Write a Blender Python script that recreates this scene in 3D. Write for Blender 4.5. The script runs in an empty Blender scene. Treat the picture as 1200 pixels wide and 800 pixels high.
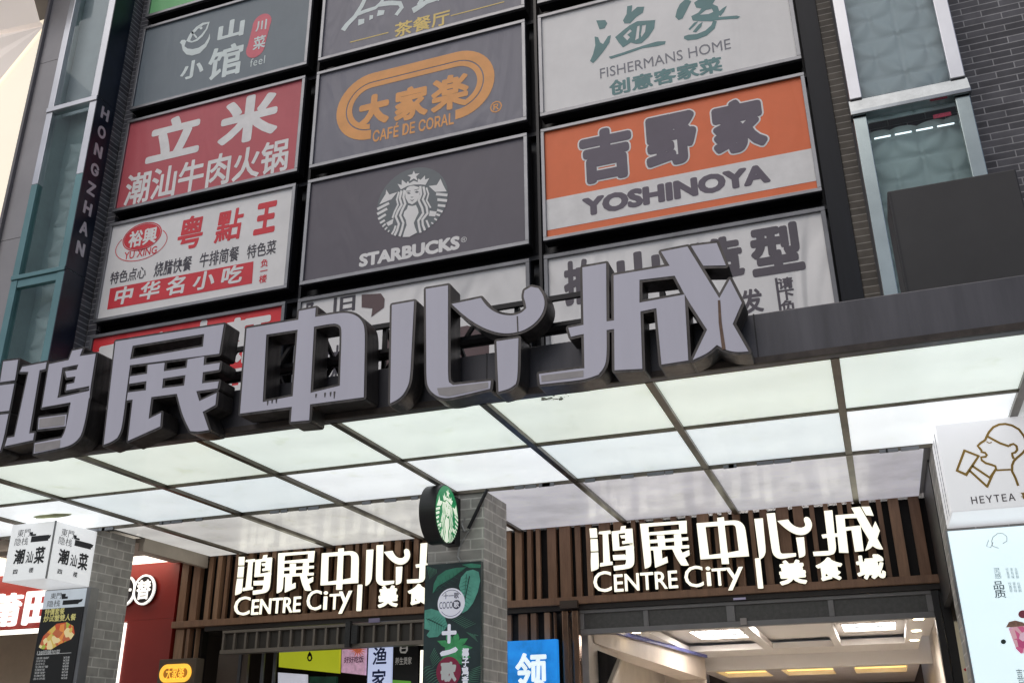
import bpy, bmesh, math, random, os
from mathutils import Vector, geometry, noise
R = math.radians
random.seed(7)
S = bpy.context.scene
COL = S.collection

# ------------------------------------------------------------------ camera
EYE = Vector((0, 0, 1.6)); FPX = 1143.26
_y, _t, _r = .3418, .39922, -.01071
FW = Vector((-math.sin(_y)*math.cos(_t), math.cos(_y)*math.cos(_t), math.sin(_t)))
_rt = Vector((math.cos(_y), math.sin(_y), 0)); _up = _rt.cross(FW)
RT = math.cos(_r)*_rt + math.sin(_r)*_up
UP = -math.sin(_r)*_rt + math.cos(_r)*_up
cd = bpy.data.cameras.new('camera'); cam = bpy.data.objects.new('camera', cd); COL.objects.link(cam)
cd.sensor_width = 36; cd.lens = FPX/1200*36; cd.clip_end = 2000
from mathutils import Matrix
cam.matrix_world = Matrix(((RT.x, UP.x, -FW.x, EYE.x), (RT.y, UP.y, -FW.y, EYE.y), (RT.z, UP.z, -FW.z, EYE.z), (0, 0, 0, 1)))
S.camera = cam

# ------------------------------------------------------------------ world, sun, exposure
W = bpy.data.worlds.new('World'); S.world = W; W.use_nodes = True
nt = W.node_tree; bg = nt.nodes['Background']
sky = nt.nodes.new('ShaderNodeTexSky'); sky.sky_type = 'NISHITA'; sky.sun_disc = False
SUN_EL, SUN_AZ = R(58), R(200)          # high sun behind a cloud layer, behind the viewer's shoulder
sky.sun_elevation = SUN_EL; sky.sun_rotation = SUN_AZ; sky.air_density = 1.0; sky.dust_density = 4.0; sky.ozone_density = 1.0
nt.links.new(sky.outputs[0], bg.inputs[0]); bg.inputs[1].default_value = .072
sl = bpy.data.lights.new('sun', 'SUN'); so = bpy.data.objects.new('sun', sl); COL.objects.link(so)
sl.energy = .92; sl.angle = R(60); sl.color = (1, .97, .93)
d = Vector((math.sin(SUN_AZ)*math.cos(SUN_EL), math.cos(SUN_AZ)*math.cos(SUN_EL), math.sin(SUN_EL)))
so.rotation_euler = d.to_track_quat('Z', 'Y').to_euler()
S.view_settings.view_transform = 'Standard'; S.view_settings.look = 'None'
S.view_settings.exposure = .1; S.view_settings.gamma = 1
S.cycles.use_denoising = True
S.cycles.max_bounces = 8; S.cycles.sample_clamp_indirect = 6

# ------------------------------------------------------------------ helpers
def ray(u, v): return RT*((u-600)/FPX) - UP*((v-400)/FPX) + FW
def at(u, v, Y):
    d = ray(u, v); return EYE + d*(Y/d.y)
def atz(u, v, Z):
    d = ray(u, v); return EYE + d*((Z-1.6)/d.z)
def atx(u, v, X):
    d = ray(u, v); return EYE + d*(X/d.x)

def lin(c): return tuple(((x/255)/12.92 if x/255 <= .04045 else ((x/255+.055)/1.055)**2.4) for x in c)
def px(r, g, b, k=.55):                 # albedo of a surface that reads (r,g,b) under the facade's daylight
    return tuple(min(.85, x/k) for x in lin((r, g, b)))

MATS = {}
def mat(name, col, rough=.6, metal=0, var=.12, scale=3, bump=0, bscale=40, emit=0, ecol=None, spec=.5, streak=False, coat=0):
    if name in MATS: return MATS[name]
    m = bpy.data.materials.new(name); MATS[name] = m; m.use_nodes = True
    n = m.node_tree.nodes; l = m.node_tree.links; b = n['Principled BSDF']
    b.inputs['Roughness'].default_value = rough; b.inputs['Metallic'].default_value = metal
    b.inputs['Specular IOR Level'].default_value = spec
    b.inputs['Coat Weight'].default_value = coat
    g = n.new('ShaderNodeNewGeometry')
    mp = n.new('ShaderNodeMapping'); l.new(g.outputs['Position'], mp.inputs[0])
    if streak: mp.inputs['Scale'].default_value = (3, 3, .35)
    nz = n.new('ShaderNodeTexNoise'); nz.inputs['Scale'].default_value = scale; nz.inputs['Detail'].default_value = 6
    nz.inputs['Roughness'].default_value = .65
    l.new(mp.outputs[0], nz.inputs['Vector'])
    rp = n.new('ShaderNodeValToRGB'); rp.color_ramp.elements[0].position = .3; rp.color_ramp.elements[1].position = .7
    rp.color_ramp.elements[0].color = tuple(max(0, x*(1-var)) for x in col)+(1,)
    rp.color_ramp.elements[1].color = tuple(min(1, x*(1+var*.6)) for x in col)+(1,)
    l.new(nz.outputs[0], rp.inputs[0]); l.new(rp.outputs[0], b.inputs['Base Color'])
    if emit:
        b.inputs['Emission Strength'].default_value = emit
        e = ecol or col
        r2 = n.new('ShaderNodeValToRGB'); r2.color_ramp.elements[0].color = tuple(x*(1-var) for x in e)+(1,); r2.color_ramp.elements[1].color = tuple(e)+(1,)
        r2.color_ramp.elements[0].position = .3; r2.color_ramp.elements[1].position = .6
        l.new(nz.outputs[0], r2.inputs[0]); l.new(r2.outputs[0], b.inputs['Emission Color'])
    if bump:
        z2 = n.new('ShaderNodeTexNoise'); z2.inputs['Scale'].default_value = bscale; z2.inputs['Detail'].default_value = 3
        l.new(g.outputs['Position'], z2.inputs['Vector'])
        bp = n.new('ShaderNodeBump'); bp.inputs['Strength'].default_value = bump; bp.inputs['Distance'].default_value = .02
        l.new(z2.outputs[0], bp.inputs['Height']); l.new(bp.outputs[0], b.inputs['Normal'])
    return m

def brick_mat(name, c1, c2, mortar, bw, bh, ms=.012, rough=.75, off=.5):
    if name in MATS: return MATS[name]
    m = bpy.data.materials.new(name); MATS[name] = m; m.use_nodes = True
    n = m.node_tree.nodes; l = m.node_tree.links; b = n['Principled BSDF']
    g = n.new('ShaderNodeNewGeometry'); s = n.new('ShaderNodeSeparateXYZ'); l.new(g.outputs['Position'], s.inputs[0])
    a = n.new('ShaderNodeMath'); a.operation = 'ADD'; l.new(s.outputs[0], a.inputs[0]); l.new(s.outputs[1], a.inputs[1])
    c = n.new('ShaderNodeCombineXYZ'); l.new(a.outputs[0], c.inputs[0]); l.new(s.outputs[2], c.inputs[1])
    t = n.new('ShaderNodeTexBrick'); l.new(c.outputs[0], t.inputs['Vector'])
    t.inputs['Color1'].default_value = c1+(1,); t.inputs['Color2'].default_value = c2+(1,); t.inputs['Mortar'].default_value = mortar+(1,)
    t.inputs['Scale'].default_value = 1; t.inputs['Brick Width'].default_value = bw; t.inputs['Row Height'].default_value = bh
    t.inputs['Mortar Size'].default_value = ms; t.inputs['Mortar Smooth'].default_value = .2; t.offset = off
    nz = n.new('ShaderNodeTexNoise'); nz.inputs['Scale'].default_value = 5; nz.inputs['Detail'].default_value = 7
    l.new(g.outputs['Position'], nz.inputs['Vector'])
    mx = n.new('ShaderNodeMix'); mx.data_type = 'RGBA'; mx.blend_type = 'MULTIPLY'; mx.inputs[0].default_value = .7
    rp = n.new('ShaderNodeValToRGB'); rp.color_ramp.elements[0].color = (.5, .5, .5, 1); rp.color_ramp.elements[0].position = .3; rp.color_ramp.elements[1].position = .65
    l.new(nz.outputs[0], rp.inputs[0]); l.new(t.outputs[0], mx.inputs[6]); l.new(rp.outputs[0], mx.inputs[7])
    l.new(mx.outputs[2], b.inputs['Base Color']); b.inputs['Roughness'].default_value = rough
    bp = n.new('ShaderNodeBump'); bp.inputs['Strength'].default_value = .6; bp.inputs['Distance'].default_value = .01; bp.invert = True
    l.new(t.outputs['Fac'], bp.inputs['Height']); l.new(bp.outputs[0], b.inputs['Normal'])
    return m

def glass_mat(name, tint, k=.12, rough=.02):
    m = bpy.data.materials.new(name); MATS[name] = m; m.use_nodes = True
    n = m.node_tree.nodes; l = m.node_tree.links; n.remove(n['Principled BSDF'])
    tr = n.new('ShaderNodeBsdfTransparent'); tr.inputs[0].default_value = tint+(1,)
    gl = n.new('ShaderNodeBsdfGlossy'); gl.inputs['Roughness'].default_value = rough
    gl.inputs[0].default_value = (.9, .95, .95, 1)
    fr = n.new('ShaderNodeLayerWeight'); fr.inputs[0].default_value = k
    mx = n.new('ShaderNodeMixShader'); l.new(fr.outputs['Fresnel'], mx.inputs[0]); l.new(tr.outputs[0], mx.inputs[1]); l.new(gl.outputs[0], mx.inputs[2])
    l.new(mx.outputs[0], n['Material Output'].inputs[0]); return m

class MB:
    def __init__(s): s.v = []; s.f = []
    def face(s, pts):
        i = len(s.v); s.v += [Vector(p) for p in pts]; s.f.append(list(range(i, i+len(pts)))); return s
    def box(s, x0, x1, y0, y1, z0, z1):
        if x0 > x1: x0, x1 = x1, x0
        if y0 > y1: y0, y1 = y1, y0
        if z0 > z1: z0, z1 = z1, z0
        i = len(s.v)
        s.v += [Vector(p) for p in ((x0,y0,z0),(x1,y0,z0),(x1,y1,z0),(x0,y1,z0),(x0,y0,z1),(x1,y0,z1),(x1,y1,z1),(x0,y1,z1))]
        s.f += [[i+k for k in q] for q in ((0,3,2,1),(4,5,6,7),(0,1,5,4),(1,2,6,5),(2,3,7,6),(3,0,4,7))]; return s
    def tube(s, path, r, n=8):
        path = [Vector(p) for p in path]; rings = []
        for k, p in enumerate(path):
            t = (path[min(k+1, len(path)-1)] - path[max(k-1, 0)]).normalized()
            a = t.cross(Vector((0, 0, 1)) if abs(t.z) < .9 else Vector((1, 0, 0))).normalized(); b = t.cross(a)
            i = len(s.v); s.v += [p + (a*math.cos(q*2*math.pi/n) + b*math.sin(q*2*math.pi/n))*r for q in range(n)]; rings.append(i)
        for a, b in zip(rings, rings[1:]):
            for q in range(n): s.f.append([a+q, a+(q+1) % n, b+(q+1) % n, b+q])
        s.f.append([rings[0]+q for q in range(n)][::-1]); s.f.append([rings[-1]+q for q in range(n)]); return s
    def bar(s, a, b, w):
        a = Vector(a); b = Vector(b); t = (b-a).normalized()
        u = t.cross(Vector((0, 1, 0)) if abs(t.y) < .9 else Vector((1, 0, 0))).normalized()*w/2; v = t.cross(u).normalized()*w/2
        i = len(s.v)
        for p in (a, b): s.v += [p-u-v, p+u-v, p+u+v, p-u+v]
        s.f += [[i+k for k in q] for q in ((0,1,2,3),(7,6,5,4),(0,4,5,1),(1,5,6,2),(2,6,7,3),(3,7,4,0))]; return s
    def flat(s, shape, fr, d=0, depth=0):
        """shape = (verts2d, faces); fr = frame; d = distance of the front along the frame's normal; depth = thickness behind it"""
        v2, fs = shape; i = len(s.v); n = len(v2)
        s.v += [fr.p(x, y, d) for x, y in v2]; s.f += [[i+k for k in f] for f in fs]
        if depth:
            s.v += [fr.p(x, y, d-depth) for x, y in v2]
            s.f += [[i+n+k for k in reversed(f)] for f in fs]
            for a, b in boundary(fs): s.f.append([i+b, i+a, i+n+a, i+n+b])
        return s

class Frame:
    def __init__(s, O, U=(1,0,0), V=(0,0,1)):
        s.O = Vector(O); s.U = Vector(U); s.V = Vector(V); s.N = s.U.cross(s.V).normalized()
    def p(s, u, v, d=0): return s.O + s.U*u + s.V*v + s.N*d
def front(Y): return Frame((0, Y, 0))
def sideR(X): return Frame((X, 0, 0), (0,1,0), (0,0,1))    # a face that looks towards +x; u = y, v = z

def boundary(fs):
    e = {}
    for f in fs:
        for a, b in zip(f, f[1:]+f[:1]):
            if (b, a) in e: del e[(b, a)]
            else: e[(a, b)] = 1
    return list(e)

WL = {}
def obj(name, mb, m, parent=None, smooth=False, bev=0):
    me = bpy.data.meshes.new(name); off = WL.get(parent, Vector()) if parent else Vector()
    me.from_pydata([v-off for v in mb.v], [], mb.f); me.update()
    me.materials.append(m)
    o = bpy.data.objects.new(name, me); COL.objects.link(o)
    if parent: o.parent = parent
    WL[o] = off
    if smooth:
        for p in me.polygons: p.use_smooth = True
    if bev:
        b = o.modifiers.new('edge', 'BEVEL'); b.width = bev; b.segments = 2; b.limit_method = 'ANGLE'
    return o
def thing(name, label, cat, loc, group=None):
    o = bpy.data.objects.new(name, None); COL.objects.link(o); o.location = loc; WL[o] = Vector(loc); o.empty_display_size = .1; o['kind'] = 'thing'
    o['label'] = label; o['category'] = cat
    if group: o['group'] = group
    return o
def tag(o, label, cat, group=None):
    o['kind'] = 'thing'; o['label'] = label; o['category'] = cat
    if group: o['group'] = group
    return o
def struct(o): o['kind'] = 'structure'; return o

# -------- 2D shapes
def union(polys, holes=()):
    vs = []; fs = []
    def ccw(p):
        a = sum(p[i][0]*p[(i+1) % len(p)][1]-p[(i+1) % len(p)][0]*p[i][1] for i in range(len(p)))
        return p if a > 0 else p[::-1]
    for p in list(polys)+list(holes):
        i = len(vs); p = ccw([tuple(q) for q in p]); vs += [Vector(q) for q in p]; fs.append(list(range(i, i+len(p))))
    nh = len(polys)
    r = geometry.delaunay_2d_cdt(vs, [], fs, 1, 1e-5)
    ov, of, oo = r[0], r[2], r[5]
    keep = [list(f) for f, o in zip(of, oo) if o and not any(k >= nh for k in o)]
    out = []
    for f in keep:
        a = sum(ov[f[i]].x*ov[f[(i+1) % len(f)]].y-ov[f[(i+1) % len(f)]].x*ov[f[i]].y for i in range(len(f)))
        out.append(f if a > 0 else f[::-1])
    return [(v.x, v.y) for v in ov], out
def stroke(path, w, w2=None, cap=True):
    """one polygon following a polyline with width w (to w2)"""
    P = [Vector(p) for p in path]; n = len(P); L = []; Rr = []
    for k, p in enumerate(P):
        t = (P[min(k+1, n-1)]-P[max(k-1, 0)]).normalized(); q = Vector((-t.y, t.x)); h = (w+((w2 if w2 is not None else w)-w)*k/max(1, n-1))/2
        L.append(p+q*h); Rr.append(p-q*h)
    return [tuple(v) for v in L+Rr[::-1]]
def ell(cx, cy, rx, ry, n=40, a0=0): return [(cx+rx*math.cos(a0+i*2*math.pi/n), cy+ry*math.sin(a0+i*2*math.pi/n)) for i in range(n)]
def grow(shape, o, n=8):
    """the shape with its outline pushed out by o, corners rounded"""
    v, fs = shape; ps = [[v[k] for k in f] for f in fs]
    for a, b in boundary(fs):
        A = Vector(v[a]); B = Vector(v[b]); t = B-A
        if t.length < 1e-7: continue
        a0 = math.atan2(t.y, t.x)
        ps.append([(A.x+o*math.cos(a0+math.pi/2+math.pi*i/(n//2)), A.y+o*math.sin(a0+math.pi/2+math.pi*i/(n//2))) for i in range(n//2+1)] +
                  [(B.x+o*math.cos(a0-math.pi/2+math.pi*i/(n//2)), B.y+o*math.sin(a0-math.pi/2+math.pi*i/(n//2))) for i in range(n//2+1)])
    return union(ps)

_G = {}
def glyphs(t, bold=0, latin=None, vertical=False, space=1.0):
    """text as one flat shape scaled into the unit square"""
    key = (t, bold, latin, vertical, space)
    if key in _G: return _G[key]
    c = bpy.data.curves.new('lettering', 'FONT'); c.body = '\n'.join(t) if vertical else t
    c.resolution_u = 3; c.size = 1; c.space_character = space; c.space_line = .95
    c.align_x = 'CENTER' if vertical else 'LEFT'
    if latin: c.font = latin
    o = bpy.data.objects.new('lettering', c); COL.objects.link(o)
    dg = bpy.context.evaluated_depsgraph_get(); me = bpy.data.meshes.new_from_object(o.evaluated_get(dg))
    bm = bmesh.new(); bm.from_mesh(me); bmesh.ops.remove_doubles(bm, verts=bm.verts, dist=1e-4)
    bm.verts.index_update()
    v = [(q.co.x, q.co.y) for q in bm.verts]; fs = []
    for f in bm.faces:
        i = [q.index for q in f.verts]
        a = sum(v[i[k]][0]*v[i[(k+1) % len(i)]][1]-v[i[(k+1) % len(i)]][0]*v[i[k]][1] for k in range(len(i)))
        if abs(a) < 1e-9: continue
        fs.append(i if a > 0 else i[::-1])
    bm.free(); bpy.data.objects.remove(o); bpy.data.curves.remove(c); bpy.data.meshes.remove(me)
    s = (v, fs)
    if bold: s = grow(s, bold)
    v, fs = s
    xs = [q[0] for f in fs for q in (v[k] for k in f)]; ys = [q[1] for f in fs for q in (v[k] for k in f)]
    x0, x1, y0, y1 = min(xs), max(xs), min(ys), max(ys)
    _G[key] = ([((q[0]-x0)/(x1-x0), (q[1]-y0)/max(1e-6, y1-y0)) for q in v], fs); return _G[key]
try:
    INTER = bpy.data.fonts.load(os.path.join(bpy.utils.system_resource('DATAFILES'), 'fonts', 'Inter.woff2'))
except Exception:
    INTER = None
def fit(s, x0, x1, z0, z1, shear=0): return [(x0+(q[0]+shear*q[1])*(x1-x0), z0+q[1]*(z1-z0)) for q in s[0]], s[1]
def put(mb, t, bb, fr, d, bold=0, latin=None, vertical=False, space=1.0, depth=0, shear=0):
    return mb.flat(fit(glyphs(t, bold, latin, vertical, space), *bb, shear), fr, d, depth)
def BB(Y, L, Rr, T, B): return (at(*L, Y).x, at(*Rr, Y).x, at(*B, Y).z, at(*T, Y).z)
def zo(x0, y0, s): return lambda x, y: (x0+x/s, y0+y/s)
def poly(Y, Z, pts): return [(lambda q: (q.x, q.z))(at(*Z(*p), Y)) for p in pts]
def rect2(x0, x1, z0, z1): return [(x0, z0), (x1, z0), (x1, z1), (x0, z1)]

# ------------------------------------------------------------------ materials
alu = mat('aluminium', (.27, .275, .29), .42, .85, .2, 2)
alu_d = mat('dull_aluminium', (.19, .195, .21), .5, .6, .25, 2)
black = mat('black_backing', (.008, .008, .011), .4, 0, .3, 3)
darkm = mat('dark_cladding', (.011, .014, .021), .45, 0, .35, 2, streak=True, spec=.25)
wht = mat('white_print', px(188, 189, 202), .5, 0, .05)
lettergrey = mat('acrylic_letter_face', px(149, 149, 160), .45, 0, .06, .8, streak=True)
lettertrim = mat('letter_return', (.085, .078, .074), .36, .55, .6, 4, streak=True)
fascia_m = mat('fascia_metal', (.085, .084, .095), .42, .3, .3, 1.5, streak=True)
conc = mat('concrete_paving', (.3, .29, .28), .85, 0, .2, 2)

# ------------------------------------------------------------------ ground
g = MB(); g.box(-300, 300, -300, 300, -.3, 0)
struct(obj('ground', g, mat('granite_paving', (.28, .27, .26), .8, 0, .25, 1.3)))

YF = 10.97; TOPZ = 17.0
# ------------------------------------------------------------------ mall facade
bld = thing('mall_building', 'dark shopping mall facade with grey brick strips and a grid for light boxes', 'building', (-5, 12, 0))
obj('backing_panel', MB().box(-10.87, .36, 11.28, 11.6, 4.7, TOPZ), black, bld)
m = MB()
for x in (-10.87, -7.26, -3.535, .25):
    for z in (5.7,): m.box(x-.02 if x > -10 else x, x+.02 if x < 0 else x+.1, 11.12, 11.275, 4.75, TOPZ)
for z in (7.77, 9.76, 11.78, 13.79): m.box(-10.8, .2, 11.16, 11.27, z-.03, z+.03)
obj('grid_rail', m, mat('black_rail', (.012, .012, .016), .35, 0, .3, 4), bld)
obj('steel_strip', MB().box(.17, .42, 11.0, 11.27, 4.7, TOPZ), darkm, bld)
bk_t = brick_mat('tan_brick_strip', (.10, .09, .078), (.15, .135, .115), (.36, .34, .31), 10, .095, .007)
obj('brick_pier', MB().box(.424, .655, 11.02, 11.5, 4.7, TOPZ), bk_t, bld)
bk_d = brick_mat('dark_slim_brick', (.085, .085, .098), (.16, .16, .18), (.44, .44, .46), .43, .093, .007)
obj('brick_pier', MB().box(-11.05, -10.88, 11.05, 11.6, 4.7, TOPZ), bk_d, bld)
obj('side_wall', MB().box(.66, 9, 11.02, 11.6, 4.7, TOPZ), bk_d, bld)
obj('upper_storey', MB().box(-13, 9, 11.605, 20, 4.9, TOPZ), mat('rear_wall', (.2, .2, .21), .8), bld)

obj('lower_wall', MB().box(1.6, 9, 11.8, 12.4, 0, 4.62), brick_mat('grey_wall_brick', (.30, .29, .27), (.40, .385, .36), (.6, .58, .55), .31, .125, .010), bld)

# ------------------------------------------------------------------ light-box boards
XS = [(-10.869, -7.370), (-7.160, -3.637), (-3.437, .142)]
ZR = {0: (13.915, 15.7), 1: (11.895, 13.695), 2: (9.871, 11.675), 3: (7.880, 9.656), 4: (5.86, 7.661)}
def fabric(name, col, strength=.35, sc=2.2, rough=.5):
    if name in MATS: return MATS[name]
    m = mat(name, col, rough, 0, .07, 1.5)
    n = m.node_tree.nodes; l = m.node_tree.links; b = n['Principled BSDF']
    g = n.new('ShaderNodeNewGeometry'); mp = n.new('ShaderNodeMapping'); l.new(g.outputs['Position'], mp.inputs[0])
    mp.inputs['Rotation'].default_value = (0, .7, 0); mp.inputs['Scale'].default_value = (1, 1, .28)
    z = n.new('ShaderNodeTexNoise'); z.inputs['Scale'].default_value = sc; z.inputs['Detail'].default_value = 2; z.inputs['Distortion'].default_value = 1.2
    l.new(mp.outputs[0], z.inputs['Vector'])
    bp = n.new('ShaderNodeBump'); bp.inputs['Strength'].default_value = strength; bp.inputs['Distance'].default_value = .35
    l.new(z.outputs[0], bp.inputs['Height']); l.new(bp.outputs[0], b.inputs['Normal'])
    return m
def board(c, r, label, pm, frame_m=None, xs=None, zs=None, bw=.055):
    x0, x1 = xs or XS[c]; z0, z1 = zs or ZR[r]
    t = thing('light_box_sign', label, 'sign', ((x0+x1)/2, 11.1, z0), 'light box signs on the mall facade')
    f = MB(); y0, y1 = 10.94, 10.998
    f.box(x0, x1, y0, y1, z0, z0+bw); f.box(x0, x1, y0, y1, z1-bw, z1)
    f.box(x0, x0+bw, y0, y1, z0+bw+.001, z1-bw-.001); f.box(x1-bw, x1, y0, y1, z0+bw+.001, z1-bw-.001)
    obj('frame', f, frame_m or alu, t, bev=.005)
    obj('case', MB().box(x0+.004, x1-.004, 11.0, 11.155, z0+.004, z0+bw).box(x0+.004, x1-.004, 11.0, 11.155, z1-bw, z1-.004).box(x0+.004, x0+bw, 11.0, 11.155, z0+bw+.001, z1-bw-.001).box(x1-bw, x1-.004, 11.0, 11.155, z0+bw+.001, z1-bw-.001), black, t)  # box sides coloured black to stand for contact shade in the gaps
    obj('panel', MB().box(x0+bw, x1-bw, 10.975, 11.12, z0+bw, z1-bw), pm, t)
    return t
FB = front(10.975)
def lay(t, name, mb, m): return obj(name, mb, m, t)
Yb = 10.97

# c1 r0 green (only its bottom shows)
board(0, 0, 'green light box sign cut off at the top left corner of the grid', fabric('green_vinyl', px(92, 150, 100), .1))
t = board(1, 0, 'grey light box sign above the tea restaurant board', fabric('slate_vinyl', px(96, 98, 104), .1))
t = board(2, 1, 'pale light box sign just above the fish home board', fabric('pale_vinyl', px(182, 183, 198), .06))

# c1 r1 small hill restaurant
Z = zo(190, 0, 7.27)
t = board(0, 1, 'slate grey light box sign with a fish in a bowl drawn above small characters', fabric('slate_blue_vinyl', px(87, 97, 104), .05))
prt = mat('pale_grey_print', px(172, 182, 186), .5)
m = MB()
put(m, '山', BB(Yb, Z(465,365), Z(692,290), Z(608,165), Z(555,335)), FB, .003, .04)
put(m, '小', BB(Yb, Z(158,610), Z(355,560), Z(262,515), Z(235,670)), FB, .003, .035)
put(m, '馆', BB(Yb, Z(385,600), Z(682,495), Z(573,380), Z(480,670)), FB, .003, .025)
put(m, 'feel', BB(Yb, Z(750,540), Z(875,510), Z(812,488), Z(812,556)), FB, .003, 0, None, False, 1.1)
lay(t, 'lettering', m, prt)
bowl = [(165,380),(175,430),(205,465),(255,475),(320,455),(375,400),(408,330),(405,285),(392,325),(360,375),(310,408),(260,420),(215,415),(190,395),(205,350),(190,340),(165,342),(150,365)]
fish = [(205,350),(235,290),(290,230),(345,195),(405,187),(385,250),(345,310),(300,350),(250,365),(225,360)]
fishin = [(238,345),(262,295),(305,248),(350,215),(388,203),(370,250),(330,300),(290,335),(255,352)]
gill = [(255,265),(285,300),(300,318),(290,330),(270,305),(248,282)]
sh = union([poly(Yb, Z, bowl), poly(Yb, Z, fish)], [poly(Yb, Z, fishin)])
m = MB().flat(sh, FB, .003).flat(union([poly(Yb, Z, gill), poly(Yb, Z, ell(330, 240, 13, 13, 14))]), FB, .003)
lay(t, 'emblem', m, prt)
c = [at(*Z(850,200), Yb), at(*Z(795,410), Yb)]
blob = union([ell(c[0].x, c[0].z, .185, .2, 24), ell(c[1].x, c[1].z, .185, .2, 24), [(c[0].x-.18, c[0].z), (c[1].x-.18, c[1].z), (c[1].x+.18, c[1].z), (c[0].x+.18, c[0].z)]])
lay(t, 'red_seal', MB().flat(blob, FB, .003), mat('seal_red', px(170, 80, 92), .5))
m = MB()
put(m, '川', BB(Yb, Z(800,225), Z(890,215), Z(850,175), Z(840,262)), FB, .006, .03)
put(m, '菜', BB(Yb, Z(778,365), Z(882,345), Z(832,308), Z(822,420)), FB, .006, .02)
lay(t, 'lettering', m, prt)

# c1 r2 red beef hotpot
Z = zo(0, 0, 2.9625)
t = board(0, 2, 'faded red light box sign with two large and six small white characters', fabric('faded_red_vinyl', px(150, 66, 74), .05))
m = MB()
put(m, '立', BB(Yb, Z(505,552), Z(700,440), Z(610,405), Z(600,548)), FB, .003, .042)
put(m, '米', BB(Yb, Z(755,490), Z(970,365), Z(865,332), Z(860,492)), FB, .003, .042)
put(m, '潮汕牛肉火锅', BB(Yb, Z(432,680), Z(1003,510), Z(720,543), Z(720,652)), FB, .003, .022)
lay(t, 'lettering', m, mat('pinkish_white_print', px(196, 182, 188), .5))

# c1 r3 white dim sum
Z = zo(0, 200, 3.33333)
t = board(0, 3, 'white light box sign with red oval emblem and a red bar of characters', fabric('white_vinyl_clean', px(188, 190, 204), .06))
redp = mat('red_print', px(168, 38, 48), .5)
m = MB()
o0 = BB(Yb, Z(480,280), Z(630,235), Z(558,207), Z(552,308)); o1 = BB(Yb, Z(450,310), Z(652,275), Z(560,225), Z(548,350))
e = lambda b, k=0: ell((b[0]+b[1])/2, (b[2]+b[3])/2, (b[1]-b[0])/2-k, (b[3]-b[2])/2-k, 48)
m.flat(union([e(o1)], [e(o1, .014), e(o0, -.03)]), FB, .003); m.flat(union([e(o0, -.012)], [e(o0, .006)]), FB, .003)
m.flat(union([e(o0, .014)]), FB, .003)
for ch, b in (('粤', BB(Yb, Z(690,275), Z(790,240), Z(742,178), Z(740,305))), ('點', BB(Yb, Z(835,270), Z(940,240), Z(890,153), Z(885,275))), ('王', BB(Yb, Z(988,240), Z(1073,215), Z(1040,123), Z(1030,246)))):
    put(m, ch, b, FB, .003, .05 if ch == '王' else .022, shear=.06)
put(m, '负一楼', BB(Yb, Z(1012,420), Z(1048,355), Z(1033,345), Z(1027,437)), FB, .003, .02, None, True)
put(m, 'YU XING', BB(Yb, Z(485,332), Z(612,310), Z(550,306), Z(550,335)), FB, .003, .015)
lay(t, 'lettering', m, redp)
bar = poly(Yb, Z, [(430,460),(990,354),(984,440),(418,542)])
lay(t, 'red_bar', MB().flat(union([bar]), FB, .003), redp)
m = MB()
put(m, '裕興', BB(Yb, Z(503,272), Z(613,248), Z(560,228), Z(560,291)), FB, .006, .03)
put(m, '中 华 名 小 吃', BB(Yb, Z(448,490), Z(945,408), Z(690,413), Z(690,482)), FB, .006, .03, shear=.01)
lay(t, 'lettering', m, wht)
m = MB()
for s, b in (('特色点心', ((432,415),(570,395),(500,384),(500,432))), ('烧腊快餐', ((603,385),(748,365),(675,345),(675,402))), ('牛排简餐', ((780,350),(932,330),(855,308),(855,365))), ('特色菜', ((965,318),(1078,298),(1020,280),(1020,334)))):
    put(m, s, BB(Yb, *[Z(*q) for q in b]), FB, .003, .015)
lay(t, 'lettering', m, mat('charcoal_print', px(52, 50, 58), .5))

# c1 r4 red noodles (mostly behind the big letters)
t = board(0, 4, 'bright red banner sign half hidden behind the large metal characters', fabric('red_banner', px(176, 38, 44), .4, 1.1), alu_d)
m = MB()
put(m, '重', BB(Yb, (110,420), (165,395), (138,400), (138,448)), FB, .004, .05)
put(m, '庆', BB(Yb, (160,408), (213,388), (180,390), (180,440)), FB, .004, .05)
put(m, '小', BB(Yb, (213,398), (262,380), (222,378), (225,425)), FB, .004, .05)
put(m, '麵', BB(Yb, (262,392), (317,376), (290,370), (288,425)), FB, .004, .04)
put(m, '招牌小面', BB(Yb, (110,480), (300,440), (200,440), (200,490)), FB, .004, .03)
lay(t, 'lettering', m, wht)

# c2 r1 tea restaurant
Z = zo(380, 0, 6.6667)
t = board(1, 1, 'grey light box sign with white brush script and gold tea restaurant characters', fabric('grey_vinyl', px(95, 95, 104), .16))
gold = mat('gold_print', px(188, 160, 92), .5)
m = MB()
put(m, '茶餐厅', BB(Yb, Z(550,220), Z(980,130), Z(765,128), Z(770,240)), FB, .003, .02)
for a, b in (((200,332),(500,255)), ((988,125),(1405,15))):
    m.flat(union([stroke(poly(Yb, Z, [a, b]), .018)]), FB, .003)
lay(t, 'lettering', m, gold)
sc = [([(145,238),(180,190),(240,130),(290,50),(320,-10),(345,-70)],.1), ([(250,115),(330,85),(400,62),(440,25),(500,-60)],.08), ([(430,35),(520,25),(590,28),(605,60),(560,120)],.1),
      ([(265,178),(312,165)],.13), ([(352,140),(380,133)],.1), ([(415,105),(468,98)],.12), ([(690,85),(750,50),(800,15),(880,-10)],.12), ([(740,40),(790,-60)],.09), ([(330,-20),(500,-60)],.08), ([(620,-60),(900,-120)],.08), ([(880,0),(960,-60)],.08)]
lay(t, 'script', MB().flat(union([stroke(poly(Yb, Z, p), w, w*.7) for p, w in sc]), FB, .003), prt)

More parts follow.
